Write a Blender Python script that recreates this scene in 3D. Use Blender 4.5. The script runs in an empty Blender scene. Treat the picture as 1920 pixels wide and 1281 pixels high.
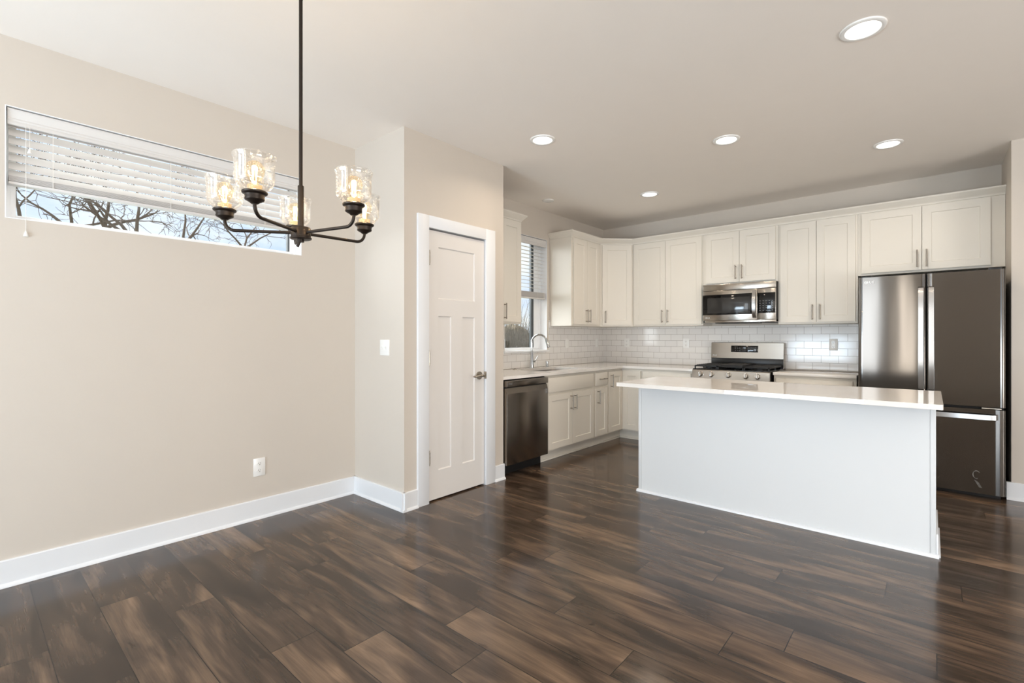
import bpy, bmesh, math, random
from mathutils import Vector, Matrix
SC = bpy.context.scene
COL = SC.collection
PI = math.pi

# ------------------------------------------------------------------ camera
cam = bpy.data.cameras.new('camera')
cam.sensor_fit = 'HORIZONTAL'; cam.sensor_width = 36.0
cam.lens = 906.3 / 1920 * 36.0
cam.shift_y = -(640.5 - 632.4) / 1920
cam.clip_start = 0.05; cam.clip_end = 200
cam_o = bpy.data.objects.new('camera', cam); COL.objects.link(cam_o)
cam_o.location = (0, 0, 1.24)
cam_o.rotation_euler = (PI / 2, 0, 0.71491)
SC.camera = cam_o

# ------------------------------------------------------------------ colour management
SC.view_settings.view_transform = 'Standard'
SC.view_settings.look = 'None'
SC.view_settings.gamma = 1.0
SC.view_settings.use_curve_mapping = False
SC.view_settings.exposure = 0.0

# ------------------------------------------------------------------ sky
W = bpy.data.worlds.new('sky'); SC.world = W; W.use_nodes = True
def build_world():
    nt = W.node_tree; nt.nodes.clear()
    out = nt.nodes.new('ShaderNodeOutputWorld'); bg = nt.nodes.new('ShaderNodeBackground')
    tc = nt.nodes.new('ShaderNodeTexCoord'); no = nt.nodes.new('ShaderNodeTexNoise')
    mp = nt.nodes.new('ShaderNodeMapping'); mp.inputs['Scale'].default_value = (3.0, 3.0, 7.0)
    no.inputs['Scale'].default_value = 1.6; no.inputs['Detail'].default_value = 5; no.inputs['Roughness'].default_value = 0.55
    rp = nt.nodes.new('ShaderNodeValToRGB')
    rp.color_ramp.elements[0].position = 0.38; rp.color_ramp.elements[0].color = (0.60, 0.74, 0.97, 1)
    rp.color_ramp.elements[1].position = 0.60; rp.color_ramp.elements[1].color = (0.94, 0.97, 1.0, 1)
    nt.links.new(tc.outputs['Generated'], mp.inputs['Vector']); nt.links.new(mp.outputs['Vector'], no.inputs['Vector'])
    nt.links.new(no.outputs['Fac'], rp.inputs['Fac']); nt.links.new(rp.outputs['Color'], bg.inputs['Color'])
    bg.inputs['Strength'].default_value = 1.2
    nt.links.new(bg.outputs['Background'], out.inputs['Surface'])
build_world()

# ------------------------------------------------------------------ daylight at the patio door behind the camera, plus added fill lamps
def area(name, loc, rot, sx, sy, power, color):
    l = bpy.data.lights.new(name, 'AREA'); l.shape = 'RECTANGLE'; l.size = sx; l.size_y = sy
    l.energy = power; l.color = color
    o = bpy.data.objects.new(name, l); COL.objects.link(o); o.location = loc; o.rotation_euler = rot
    return o
area('daylight_patio', (-2.30, -3.20, 0.70), (PI / 2 + 0.90, 0, 0), 1.4, 1.6, 165, (0.70, 0.86, 1.0))
area('rear_fill', (2.85, -3.20, 0.75), (PI / 2 + 0.90, 0, 0), 2.0, 1.6, 100, (0.80, 0.91, 1.0))  # added fill lamp at an invented rear opening, tilted up towards the ceiling
area('right_fill', (4.60, 0.9, 0.75), (PI / 2 + 0.95, 0, PI / 2), 2.8, 1.6, 190, (1.0, 0.955, 0.90))  # added fill from an unseen, made-up opening on the right, aimed upwards
area('daylight_patio_glass', (-1.13, -2.90, 1.32), (PI / 2, 0, 0), 0.52, 2.5, 24, (0.88, 0.95, 1.0))
area('daylight_sidelight', (-0.42, -2.90, 1.35), (PI / 2, 0, 0), 0.26, 2.4, 10, (1.0, 0.90, 0.76))
sun = bpy.data.lights.new('hazy_sun', 'SUN'); sun.energy = 11.0; sun.angle = math.radians(75); sun.color = (0.96, 0.98, 1.0)
sun_o = bpy.data.objects.new('hazy_sun', sun); COL.objects.link(sun_o)
sun_o.rotation_euler = Vector((-0.66, -0.60, 0.50)).to_track_quat('Z', 'Y').to_euler()

LAMP = dict(recessed=4.7, bulb=1.9)

# ------------------------------------------------------------------ materials
def srgb(r, g, b):
    f = lambda c: (c / 255 / 12.92) if c / 255 <= 0.04045 else ((c / 255 + 0.055) / 1.055) ** 2.4
    return (f(r), f(g), f(b), 1)

MATS = {}
def base(name, color, rough=0.5, metal=0.0, var=0.03, vscale=6.0, bump=0.0, bscale=200.0, spec=0.5, coat=0.0, aniso=0.0):
    m = bpy.data.materials.new(name); m.use_nodes = True; nt = m.node_tree; b = nt.nodes['Principled BSDF']
    tc = nt.nodes.new('ShaderNodeTexCoord')
    n = nt.nodes.new('ShaderNodeTexNoise'); n.inputs['Scale'].default_value = vscale; n.inputs['Detail'].default_value = 3
    nt.links.new(tc.outputs['Object'], n.inputs['Vector'])
    mix = nt.nodes.new('ShaderNodeMix'); mix.data_type = 'RGBA'
    c = Vector(color[:3])
    mix.inputs['A'].default_value = (*(c * (1 - var)), 1); mix.inputs['B'].default_value = (*[min(1, x) for x in c * (1 + var)], 1)
    nt.links.new(n.outputs['Fac'], mix.inputs['Factor']); nt.links.new(mix.outputs['Result'], b.inputs['Base Color'])
    b.inputs['Roughness'].default_value = rough; b.inputs['Metallic'].default_value = metal
    b.inputs['Specular IOR Level'].default_value = spec
    if coat: b.inputs['Coat Weight'].default_value = coat; b.inputs['Coat Roughness'].default_value = 0.05
    if bump:
        n2 = nt.nodes.new('ShaderNodeTexNoise'); n2.inputs['Scale'].default_value = bscale; n2.inputs['Detail'].default_value = 2
        nt.links.new(tc.outputs['Object'], n2.inputs['Vector'])
        bp = nt.nodes.new('ShaderNodeBump'); bp.inputs['Strength'].default_value = bump; bp.inputs['Distance'].default_value = 0.002
        nt.links.new(n2.outputs['Fac'], bp.inputs['Height']); nt.links.new(bp.outputs['Normal'], b.inputs['Normal'])
    MATS[name] = m
    return m

base('wall_paint', srgb(211, 202, 191), 0.75, var=0.012, bump=0.10, bscale=110)
base('ceiling_paint', srgb(243, 236, 228), 0.85, var=0.012, bump=0.12, bscale=90)
base('trim_paint', srgb(235, 237, 240), 0.35, var=0.008)
base('door_paint', srgb(230, 226, 222), 0.38, var=0.008)
base('cabinet_paint', srgb(231, 225, 214), 0.42, var=0.008)
base('island_paint', srgb(223, 225, 226), 0.42, var=0.008)
base('quartz', srgb(240, 236, 231), 0.012, var=0.02, vscale=60, spec=0.6)
base('plastic_white', srgb(243, 242, 239), 0.22, var=0.01)
base('plastic_black', srgb(16, 16, 17), 0.30, var=0.05)
base('matte_black', srgb(14, 13, 13), 0.7, var=0.05)  # flat black of dishwasher tub, handle pocket, kick plate and fridge gasket
base('gloss_black', srgb(12, 12, 13), 0.05, var=0.05)
base('cast_iron', srgb(24, 24, 25), 0.45, var=0.10, bump=0.2, bscale=400)
base('chrome', srgb(205, 208, 210), 0.08, 1.0, var=0.02)
base('nickel', srgb(176, 168, 156), 0.26, 1.0, var=0.03)
base('pull_nickel', srgb(160, 152, 142), 0.30, 1.0, var=0.03)
base('bronze', srgb(52, 45, 40), 0.42, 0.75, var=0.06)
base('socket_tan', srgb(190, 172, 146), 0.5, var=0.04)
base('handle_steel', srgb(206, 206, 206), 0.22, 1.0, var=0.02)
base('vinyl_white', srgb(244, 245, 246), 0.35, var=0.005)
base('frame_dark', srgb(74, 78, 80), 0.5, var=0.03)
base('slat_white', srgb(222, 219, 216), 0.45, var=0.01)
base('cord_white', srgb(236, 232, 226), 0.7, var=0.01)
base('logo_silver', srgb(232, 232, 232), 0.35, 0.4, var=0.01)
base('logo_grey', srgb(150, 150, 150), 0.4, 0.3, var=0.01)
base('logo_white', srgb(236, 236, 236), 0.5, var=0.01)
base('smear', srgb(150, 150, 148), 0.6, 0.5, var=0.3, vscale=60)
base('mw_screen', srgb(52, 51, 50), 0.08, var=0.02)
base('slot_dark', srgb(60, 56, 52), 0.6, var=0.02)
base('bark', srgb(98, 84, 72), 0.9, var=0.30, vscale=8, bump=0.5, bscale=25)
base('twig', srgb(104, 94, 80), 0.9, var=0.25, vscale=8)
base('thicket', srgb(120, 108, 88), 0.95, var=0.5, vscale=3.5, bump=1.0, bscale=12)
base('grass', srgb(120, 116, 80), 0.95, var=0.3, vscale=2)

def steel(name, col, rough, wave=0.0, aniso=0.6, streak=(1.0, 1.0, 1.0)):
    m = base(name, col, rough, 1.0, var=0.015, vscale=3)
    nt = m.node_tree; b = nt.nodes['Principled BSDF']
    tc = nt.nodes.new('ShaderNodeTexCoord'); mp = nt.nodes.new('ShaderNodeMapping')
    mp.inputs['Scale'].default_value = streak
    n = nt.nodes.new('ShaderNodeTexNoise'); n.inputs['Scale'].default_value = 1.0; n.inputs['Detail'].default_value = 2
    nt.links.new(tc.outputs['Object'], mp.inputs['Vector']); nt.links.new(mp.outputs['Vector'], n.inputs['Vector'])
    mr = nt.nodes.new('ShaderNodeMapRange'); mr.inputs['To Min'].default_value = rough * 0.96; mr.inputs['To Max'].default_value = rough * 1.04
    nt.links.new(n.outputs['Fac'], mr.inputs['Value']); nt.links.new(mr.outputs['Result'], b.inputs['Roughness'])
    b.inputs['Anisotropic'].default_value = aniso; b.inputs['Anisotropic Rotation'].default_value = 0.25
    tg = nt.nodes.new('ShaderNodeTangent'); tg.direction_type = 'RADIAL'; tg.axis = 'Z'
    nt.links.new(tg.outputs['Tangent'], b.inputs['Tangent'])
    if wave:
        n2 = nt.nodes.new('ShaderNodeTexNoise'); n2.inputs['Scale'].default_value = 2.6; n2.inputs['Detail'].default_value = 1
        mp2 = nt.nodes.new('ShaderNodeMapping'); mp2.inputs['Scale'].default_value = (2.2, 2.2, 0.30)
        nt.links.new(tc.outputs['Object'], mp2.inputs['Vector']); nt.links.new(mp2.outputs['Vector'], n2.inputs['Vector'])
        bp = nt.nodes.new('ShaderNodeBump'); bp.inputs['Strength'].default_value = 1.0; bp.inputs['Distance'].default_value = wave
        nt.links.new(n2.outputs['Fac'], bp.inputs['Height']); nt.links.new(bp.outputs['Normal'], b.inputs['Normal'])
    return m
steel('fridge_steel', srgb(112, 108, 104), 0.11, wave=0.0012, aniso=0.8, streak=(3, 3, 200))
steel('range_steel', srgb(186, 180, 172), 0.22, wave=0.0, aniso=0.6, streak=(3, 3, 200))
steel('dish_steel', srgb(132, 124, 116), 0.26, wave=0.0012, aniso=0.6, streak=(3, 3, 200))
steel('sink_steel', srgb(150, 146, 142), 0.28, aniso=0.2)

def emission(name, col, strength):
    m = bpy.data.materials.new(name); m.use_nodes = True; nt = m.node_tree; nt.nodes.clear()
    o = nt.nodes.new('ShaderNodeOutputMaterial'); e = nt.nodes.new('ShaderNodeEmission')
    n = nt.nodes.new('ShaderNodeTexNoise'); n.inputs['Scale'].default_value = 4
    mix = nt.nodes.new('ShaderNodeMix'); mix.data_type = 'RGBA'
    mix.inputs['A'].default_value = col; mix.inputs['B'].default_value = (*[c * 0.97 for c in col[:3]], 1)
    nt.links.new(n.outputs['Fac'], mix.inputs['Factor']); nt.links.new(mix.outputs['Result'], e.inputs['Color'])
    e.inputs['Strength'].default_value = strength; nt.links.new(e.outputs['Emission'], o.inputs['Surface'])
    MATS[name] = m
emission('led_lens', (1.0, 0.96, 0.88, 1), 4.0)
emission('filament', (1.0, 0.78, 0.42, 1), 14.0)
emission('display_digits', (0.75, 0.88, 1.0, 1), 1.0)

def glass(name, tint, fac0, fac1, rough=0.02, seeds=False):
    m = bpy.data.materials.new(name); m.use_nodes = True; nt = m.node_tree; nt.nodes.clear()
    o = nt.nodes.new('ShaderNodeOutputMaterial'); t = nt.nodes.new('ShaderNodeBsdfTransparent'); g = nt.nodes.new('ShaderNodeBsdfGlossy')
    t.inputs['Color'].default_value = tint; g.inputs['Roughness'].default_value = rough; g.inputs['Color'].default_value = (1, 1, 1, 1)
    lw = nt.nodes.new('ShaderNodeLayerWeight'); lw.inputs['Blend'].default_value = 0.35
    mr = nt.nodes.new('ShaderNodeMapRange'); mr.inputs['To Min'].default_value = fac0; mr.inputs['To Max'].default_value = fac1
    nt.links.new(lw.outputs['Facing'], mr.inputs['Value'])
    mx = nt.nodes.new('ShaderNodeMixShader')
    nt.links.new(mr.outputs['Result'], mx.inputs['Fac']); nt.links.new(t.outputs['BSDF'], mx.inputs[1]); nt.links.new(g.outputs['BSDF'], mx.inputs[2])
    last = mx
    if seeds:
        tc = nt.nodes.new('ShaderNodeTexCoord'); v = nt.nodes.new('ShaderNodeTexVoronoi'); v.inputs['Scale'].default_value = 290
        nt.links.new(tc.outputs['Object'], v.inputs['Vector'])
        n = nt.nodes.new('ShaderNodeTexNoise'); n.inputs['Scale'].default_value = 60
        nt.links.new(tc.outputs['Object'], n.inputs['Vector'])
        th = nt.nodes.new('ShaderNodeMath'); th.operation = 'MULTIPLY_ADD'; th.inputs[1].default_value = 0.9; th.inputs[2].default_value = -0.24
        nt.links.new(n.outputs['Fac'], th.inputs[0])
        lt = nt.nodes.new('ShaderNodeMath'); lt.operation = 'LESS_THAN'
        nt.links.new(v.outputs['Distance'], lt.inputs[0]); nt.links.new(th.outputs[0], lt.inputs[1])
        ms = nt.nodes.new('ShaderNodeMath'); ms.operation = 'MULTIPLY'; ms.inputs[1].default_value = 0.30
        nt.links.new(lt.outputs[0], ms.inputs[0])
        d = nt.nodes.new('ShaderNodeBsdfTranslucent'); d.inputs['Color'].default_value = (1, 0.98, 0.95, 1)
        df = nt.nodes.new('ShaderNodeBsdfDiffuse'); df.inputs['Color'].default_value = (1, 0.98, 0.95, 1)
        ad = nt.nodes.new('ShaderNodeMixShader'); nt.links.new(d.outputs[0], ad.inputs[1]); nt.links.new(df.outputs[0], ad.inputs[2])
        m2 = nt.nodes.new('ShaderNodeMixShader')
        nt.links.new(ms.outputs[0], m2.inputs['Fac']); nt.links.new(mx.outputs[0], m2.inputs[1]); nt.links.new(ad.outputs[0], m2.inputs[2])
        last = m2
    nt.links.new(last.outputs[0], o.inputs['Surface'])
    MATS[name] = m
glass('window_glass', (0.97, 0.985, 0.98, 1), 0.02, 0.3)
glass('seeded_glass', (0.985, 0.98, 0.97, 1), 0.05, 0.65, 0.03, seeds=True)
glass('bulb_glass', (1.0, 0.90, 0.72, 1), 0.04, 0.5)
def rim_glass():
    m = base('rim_glass', (0.9, 0.9, 0.88), 0.1, var=0.01)
rim_glass()

def tile_mat():
    m = bpy.data.materials.new('subway_tile'); m.use_nodes = True; nt = m.node_tree; b = nt.nodes['Principled BSDF']
    uv = nt.nodes.new('ShaderNodeUVMap'); uv.uv_map = 'A'
    br = nt.nodes.new('ShaderNodeTexBrick'); br.offset = 0.5; br.squash = 1.0
    br.inputs['Color1'].default_value = srgb(238, 235, 231); br.inputs['Color2'].default_value = srgb(233, 230, 227)
    br.inputs['Mortar'].default_value = srgb(150, 140, 130)
    br.inputs['Scale'].default_value = 1.0; br.inputs['Mortar Size'].default_value = 0.0013; br.inputs['Mortar Smooth'].default_value = 0.2
    br.inputs['Brick Width'].default_value = 0.1545; br.inputs['Row Height'].default_value = 0.0760
    nt.links.new(uv.outputs['UV'], br.inputs['Vector']); nt.links.new(br.outputs['Color'], b.inputs['Base Color'])
    mr = nt.nodes.new('ShaderNodeMapRange'); mr.inputs['To Min'].default_value = 0.10; mr.inputs['To Max'].default_value = 0.8
    nt.links.new(br.outputs['Fac'], mr.inputs['Value']); nt.links.new(mr.outputs['Result'], b.inputs['Roughness'])
    inv = nt.nodes.new('ShaderNodeMath'); inv.operation = 'SUBTRACT'; inv.inputs[0].default_value = 1.0
    nt.links.new(br.outputs['Fac'], inv.inputs[1])
    n = nt.nodes.new('ShaderNodeTexNoise'); n.inputs['Scale'].default_value = 9; nt.links.new(uv.outputs['UV'], n.inputs['Vector'])
    ad = nt.nodes.new('ShaderNodeMath'); ad.operation = 'MULTIPLY_ADD'; ad.inputs[1].default_value = 0.5
    nt.links.new(n.outputs['Fac'], ad.inputs[0]); nt.links.new(inv.outputs[0], ad.inputs[2])
    bp = nt.nodes.new('ShaderNodeBump'); bp.inputs['Strength'].default_value = 0.5; bp.inputs['Distance'].default_value = 0.0015
    nt.links.new(ad.outputs[0], bp.inputs['Height']); nt.links.new(bp.outputs['Normal'], b.inputs['Normal'])
    MATS['subway_tile'] = m
tile_mat()

def floor_mat():
    m = bpy.data.materials.new('plank_floor'); m.use_nodes = True; nt = m.node_tree; b = nt.nodes['Principled BSDF']
    N = lambda t, **k: nt.nodes.new(t)
    L = nt.links.new
    uvA = N('ShaderNodeUVMap'); uvA.uv_map = 'A'
    uvB = N('ShaderNodeUVMap'); uvB.uv_map = 'B'
    at = N('ShaderNodeAttribute'); at.attribute_name = 'plank_tone'
    sep = N('ShaderNodeSeparateXYZ'); L(uvA.outputs['UV'], sep.inputs[0])
    sepB = N('ShaderNodeSeparateXYZ'); L(uvB.outputs['UV'], sepB.inputs[0])
    sr = N('ShaderNodeSeparateXYZ'); L(at.outputs['Vector'], sr.inputs[0])
    def math_(op, a, b_=None, c=None):
        n = N('ShaderNodeMath'); n.operation = op
        for i, v in enumerate((a, b_, c)):
            if v is None: continue
            if isinstance(v, (int, float)): n.inputs[i].default_value = v
            else: L(v, n.inputs[i])
        return n.outputs[0]
    def vec(sx, sy, k):
        c = N('ShaderNodeCombineXYZ')
        L(math_('MULTIPLY_ADD', sep.outputs[0], sx, math_('MULTIPLY', sr.outputs[0], 37.0)), c.inputs[0])
        L(math_('MULTIPLY_ADD', sep.outputs[1], sy, math_('MULTIPLY', sr.outputs[1], 23.0)), c.inputs[1])
        L(math_('MULTIPLY', sr.outputs[2], k), c.inputs[2])
        return c.outputs[0]
    def noise(v, det, rough, dist):
        n = N('ShaderNodeTexNoise'); n.inputs['Scale'].default_value = 1; n.inputs['Detail'].default_value = det
        n.inputs['Roughness'].default_value = rough; n.inputs['Distortion'].default_value = dist; L(v, n.inputs['Vector']); return n.outputs['Fac']
    big = noise(vec(1.7, 8.5, 11), 3, 0.5, 0.7)       # smoky heart and sap wood patches
    mid = noise(vec(2.2, 24.0, 17), 4, 0.55, 0.9)      # grain bands
    fine = noise(vec(5.0, 190.0, 5), 3, 0.6, 0.3)     # pores
    knot = noise(vec(4.2, 11.0, 29), 2, 0.5, 1.4)      # swirls around knots
    t1 = math_('MULTIPLY_ADD', big, 0.95, math_('MULTIPLY', mid, 0.36))
    t2 = math_('ADD', t1, math_('MULTIPLY', math_('SUBTRACT', fine, 0.5), 0.17))
    t3 = math_('ADD', t2, math_('MULTIPLY', math_('SUBTRACT', sr.outputs[2], 0.5), 0.15))
    dark = N('ShaderNodeMapRange'); dark.inputs['From Min'].default_value = 0.30; dark.inputs['From Max'].default_value = 0.18
    L(knot, dark.inputs['Value'])
    t4 = math_('SUBTRACT', t3, math_('MULTIPLY', dark.outputs['Result'], 0.16))
    rp = N('ShaderNodeValToRGB'); cr = rp.color_ramp
    cr.elements[0].position = 0.30; cr.elements[0].color = srgb(34, 25, 20)
    cr.elements[1].position = 0.96; cr.elements[1].color = srgb(140, 114, 92)
    for p, c in ((0.54, (57, 45, 36)), (0.67, (80, 64, 52)), (0.80, (106, 86, 69))):
        e = cr.elements.new(p); e.color = srgb(*c)
    L(t4, rp.inputs['Fac'])
    dmin = math_('MINIMUM', math_('MINIMUM', sep.outputs[0], sepB.outputs[0]), math_('MINIMUM', sep.outputs[1], sepB.outputs[1]))
    seam = math_('LESS_THAN', dmin, 0.0015)
    mx = N('ShaderNodeMix'); mx.data_type = 'RGBA'; L(seam, mx.inputs['Factor']); L(rp.outputs['Color'], mx.inputs['A'])
    mx.inputs['B'].default_value = srgb(20, 15, 13); L(mx.outputs['Result'], b.inputs['Base Color'])
    rr = N('ShaderNodeMapRange'); rr.inputs['To Min'].default_value = 0.13; rr.inputs['To Max'].default_value = 0.22
    L(mid, rr.inputs['Value']); L(rr.outputs['Result'], b.inputs['Roughness'])
    b.inputs['Specular IOR Level'].default_value = 0.52
    bp = N('ShaderNodeBump'); bp.inputs['Strength'].default_value = 0.12; bp.inputs['Distance'].default_value = 0.001
    hh = math_('SUBTRACT', fine, math_('MULTIPLY', seam, 3.0)); L(hh, bp.inputs['Height']); L(bp.outputs['Normal'], b.inputs['Normal'])
    MATS['plank_floor'] = m
floor_mat()

# ------------------------------------------------------------------ mesh helpers
class MB:
    def __init__(s): s.bm = bmesh.new()
    def add(s, other_bm, M=None):
        if M is not None: bmesh.ops.transform(other_bm, matrix=M, verts=other_bm.verts)
        me = bpy.data.meshes.new('tmp'); other_bm.to_mesh(me); other_bm.free(); s.bm.from_mesh(me); bpy.data.meshes.remove(me)
        return s
    def box(s, x0, x1, y0, y1, z0, z1, b=0.0, seg=2, M=None):
        t = bmesh.new(); bmesh.ops.create_cube(t, size=1.0)
        for v in t.verts:
            v.co = Vector(((x0 + x1) / 2 + v.co.x * (x1 - x0), (y0 + y1) / 2 + v.co.y * (y1 - y0), (z0 + z1) / 2 + v.co.z * (z1 - z0)))
        if b: bmesh.ops.bevel(t, geom=list(t.edges), offset=b, segments=seg, profile=0.5, affect='EDGES')
        return s.add(t, M)
    def tube(s, pts, r, n=12, cap=True, M=None):
        pts = [Vector(p) for p in pts]; t = bmesh.new(); rings = []
        rs = r if isinstance(r, (list, tuple)) else [r] * len(pts)
        d0 = (pts[1] - pts[0]).normalized()
        up = Vector((0, 0, 1)) if abs(d0.z) < 0.9 else Vector((1, 0, 0))
        a = d0.cross(up).normalized()
        for i, p in enumerate(pts):
            if i == 0: d = d0
            elif i == len(pts) - 1: d = (pts[i] - pts[i - 1]).normalized()
            else: d = ((pts[i] - pts[i - 1]).normalized() + (pts[i + 1] - pts[i]).normalized()).normalized()
            a = (a - d * a.dot(d)).normalized(); c = d.cross(a)
            rings.append([t.verts.new(p + (a * math.cos(2 * PI * k / n) + c * math.sin(2 * PI * k / n)) * rs[i]) for k in range(n)])
        for i in range(len(rings) - 1):
            for k in range(n): t.faces.new((rings[i][k], rings[i][(k + 1) % n], rings[i + 1][(k + 1) % n], rings[i + 1][k]))
        if cap: t.faces.new(rings[0][::-1]); t.faces.new(rings[-1])
        return s.add(t, M)
    def lathe(s, prof, c=(0, 0, 0), n=32, M=None):
        t = bmesh.new(); rings = []
        for r, z in prof:
            if r < 1e-6: rings.append([t.verts.new((c[0], c[1], c[2] + z))])
            else: rings.append([t.verts.new((c[0] + r * math.cos(2 * PI * k / n), c[1] + r * math.sin(2 * PI * k / n), c[2] + z)) for k in range(n)])
        for A, B in zip(rings, rings[1:]):
            for k in range(n):
                q = [A[k % len(A)], A[(k + 1) % len(A)], B[(k + 1) % len(B)], B[k % len(B)]]
                q = list(dict.fromkeys(q))
                if len(q) > 2: t.faces.new(q)
        return s.add(t, M)
    def cyl(s, p0, p1, r, n=20, M=None): return s.tube([p0, p1], r, n, True, M)
    def poly_prism(s, outer, z0, z1, hole=None, M=None):
        t = bmesh.new(); es = []
        def loop(pts):
            vs = [t.verts.new((p[0], p[1], z1)) for p in pts]
            return [t.edges.new((vs[i], vs[(i + 1) % len(vs)])) for i in range(len(vs))]
        es += loop(outer)
        if hole: es += loop(hole)
        bmesh.ops.triangle_fill(t, use_beauty=True, use_dissolve=False, edges=es)
        bmesh.ops.recalc_face_normals(t, faces=t.faces)
        for f in t.faces:
            if f.normal.z < 0: f.normal_flip()
        ret = bmesh.ops.extrude_face_region(t, geom=list(t.faces))
        for v in [g for g in ret['geom'] if isinstance(g, bmesh.types.BMVert)]: v.co.z = z0
        bmesh.ops.recalc_face_normals(t, faces=t.faces)
        return s.add(t, M)

def fix_origin(par):
    o = Vector((0, 0, 0))
    while par is not None: o += par.location; par = par.parent
    return o
def obj(name, mb, mat, parent=None, smooth=True, M=None):
    bm = mb.bm if isinstance(mb, MB) else mb
    if M is not None: bmesh.ops.transform(bm, matrix=M, verts=bm.verts)
    if parent is not None:
        o = fix_origin(parent)
        if o.length: bmesh.ops.translate(bm, vec=-o, verts=bm.verts)
    bmesh.ops.recalc_face_normals(bm, faces=bm.faces)
    if smooth:
        for f in bm.faces: f.smooth = True
        for e in bm.edges:
            if len(e.link_faces) == 2 and e.calc_face_angle(0) > math.radians(38): e.smooth = False
    me = bpy.data.meshes.new(name); bm.to_mesh(me); bm.free()
    me.materials.append(MATS[mat])
    ob = bpy.data.objects.new(name, me); COL.objects.link(ob)
    if parent is not None: ob.parent = parent
    return ob
def imprint(o, mb, mat, M):
    """printed marks become faces of the part itself, in a second material"""
    bm = mb.bm; bmesh.ops.transform(bm, matrix=M, verts=bm.verts); off = fix_origin(o.parent) if o.parent else Vector((0, 0, 0))
    bmesh.ops.translate(bm, vec=-off, verts=bm.verts)
    k = len(o.data.materials); o.data.materials.append(MATS[mat])
    for f in bm.faces: f.material_index = k
    bm.from_mesh(o.data); bm.to_mesh(o.data); bm.free()
def tag(o, label, cat, group=None):
    o['label'] = label; o['category'] = cat
    if group: o['group'] = group
    return o
def thing(name, label, cat, loc=(0, 0, 0), group=None):
    o = bpy.data.objects.new(name, None); o.empty_display_size = 0.05; COL.objects.link(o); o.location = loc
    return tag(o, label, cat, group)
def struct(name, mb, mat, parent=None, label=None, smooth=True):
    o = obj(name, mb, mat, parent, smooth)
    if parent is None: o['kind'] = 'structure'
    if label: o['label'] = label
    return o
def sempty(name, loc, label=None):
    o = bpy.data.objects.new(name, None); COL.objects.link(o); o.location = loc; o['kind'] = 'structure'
    if label: o['label'] = label
    return o
def text(name, body, size, mat, parent, loc, rot, extrude=0.0004):
    cu = bpy.data.curves.new(name, 'FONT'); cu.body = body; cu.size = size; cu.extrude = extrude
    cu.align_x = 'CENTER'; cu.align_y = 'CENTER'; cu.materials.append(MATS[mat])
    o = bpy.data.objects.new(name, cu); COL.objects.link(o); o.parent = parent
    o.location = Vector(loc) - fix_origin(parent); o.rotation_euler = rot
    return o
def copy_tree(o, parent=None, loc=None):
    c = o.copy(); COL.objects.link(c)
    if parent is not None: c.parent = parent
    if loc is not None: c.location = loc
    for ch in list(o.children): copy_tree(ch, c)
    return c

# room constants (metres)
XL, YB, ZC = -3.48, 5.965, 2.743        # left wall, back wall, ceiling
YP, XP, YPE = 2.095, -2.835, 3.150      # pantry front, pantry side, pantry end
XN, YN = 0.460, 5.290                   # wall return right of the refrigerator
XR, YR = 4.10, -2.70                    # right and rear wall
CT, CB = 0.892, 0.864                   # countertop top and underside

# ------------------------------------------------------------------ floor (planks with their joints)
ROW, PL = 0.1898, 1.195
JO = {-1: -2.64, 0: -2.22, 1: -2.88, 2: -2.58, 3: -1.96, 4: -1.75, 5: -1.335, 6: -1.58, 7: -0.89, 8: -1.28, 9: -0.63, 10: -0.44,
      11: -1.18, 12: -0.84, 13: -0.60, 14: -0.17, 15: 0.11, 16: -0.62, 17: -0.38}
def make_floor():
    rnd = random.Random(4)
    bm = bmesh.new(); ua = bm.loops.layers.uv.new('A'); ub = bm.loops.layers.uv.new('B')
    at = bm.faces.layers.float_vector.new('plank_tone')
    x0, x1, y0, y1 = XL - 0.02, XR + 0.02, YR - 0.02, YB + 0.02
    k0 = int(math.floor((y0 - 0.243) / ROW)); k1 = int(math.ceil((y1 - 0.243) / ROW))
    for k in range(k0, k1):
        a = 0.243 + k * ROW; b_ = a + ROW
        j = JO.get(k, rnd.uniform(-1, 1))
        xs = j - PL * math.ceil((j - x0) / PL)
        while xs < x1:
            xa, xb = xs, xs + PL; xs += PL
            ca, cb, cya, cyb = max(xa, x0), min(xb, x1), max(a, y0), min(b_, y1)
            if cb - ca < 1e-4 or cyb - cya < 1e-4: continue
            vs = [bm.verts.new((px, py, 0)) for px, py in ((ca, cya), (cb, cya), (cb, cyb), (ca, cyb))]
            f = bm.faces.new(vs); f[at] = Vector((rnd.random(), rnd.random(), rnd.random()))
            for l in f.loops:
                p = l.vert.co
                l[ua].uv = (p.x - xa, p.y - a); l[ub].uv = (xb - p.x, b_ - p.y)
    me = bpy.data.meshes.new('floor'); bm.to_mesh(me); bm.free(); me.materials.append(MATS['plank_floor'])
    o = bpy.data.objects.new('floor', me); COL.objects.link(o); o['kind'] = 'structure'
    o['label'] = 'dark brown wood plank floor with a satin sheen'
make_floor()
struct('ceiling', MB().box(XL - 0.15, XR + 0.15, YR - 0.15, YB + 0.15, ZC, ZC + 0.1), 'ceiling_paint', label='smooth off-white ceiling over kitchen and dining area')

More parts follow.
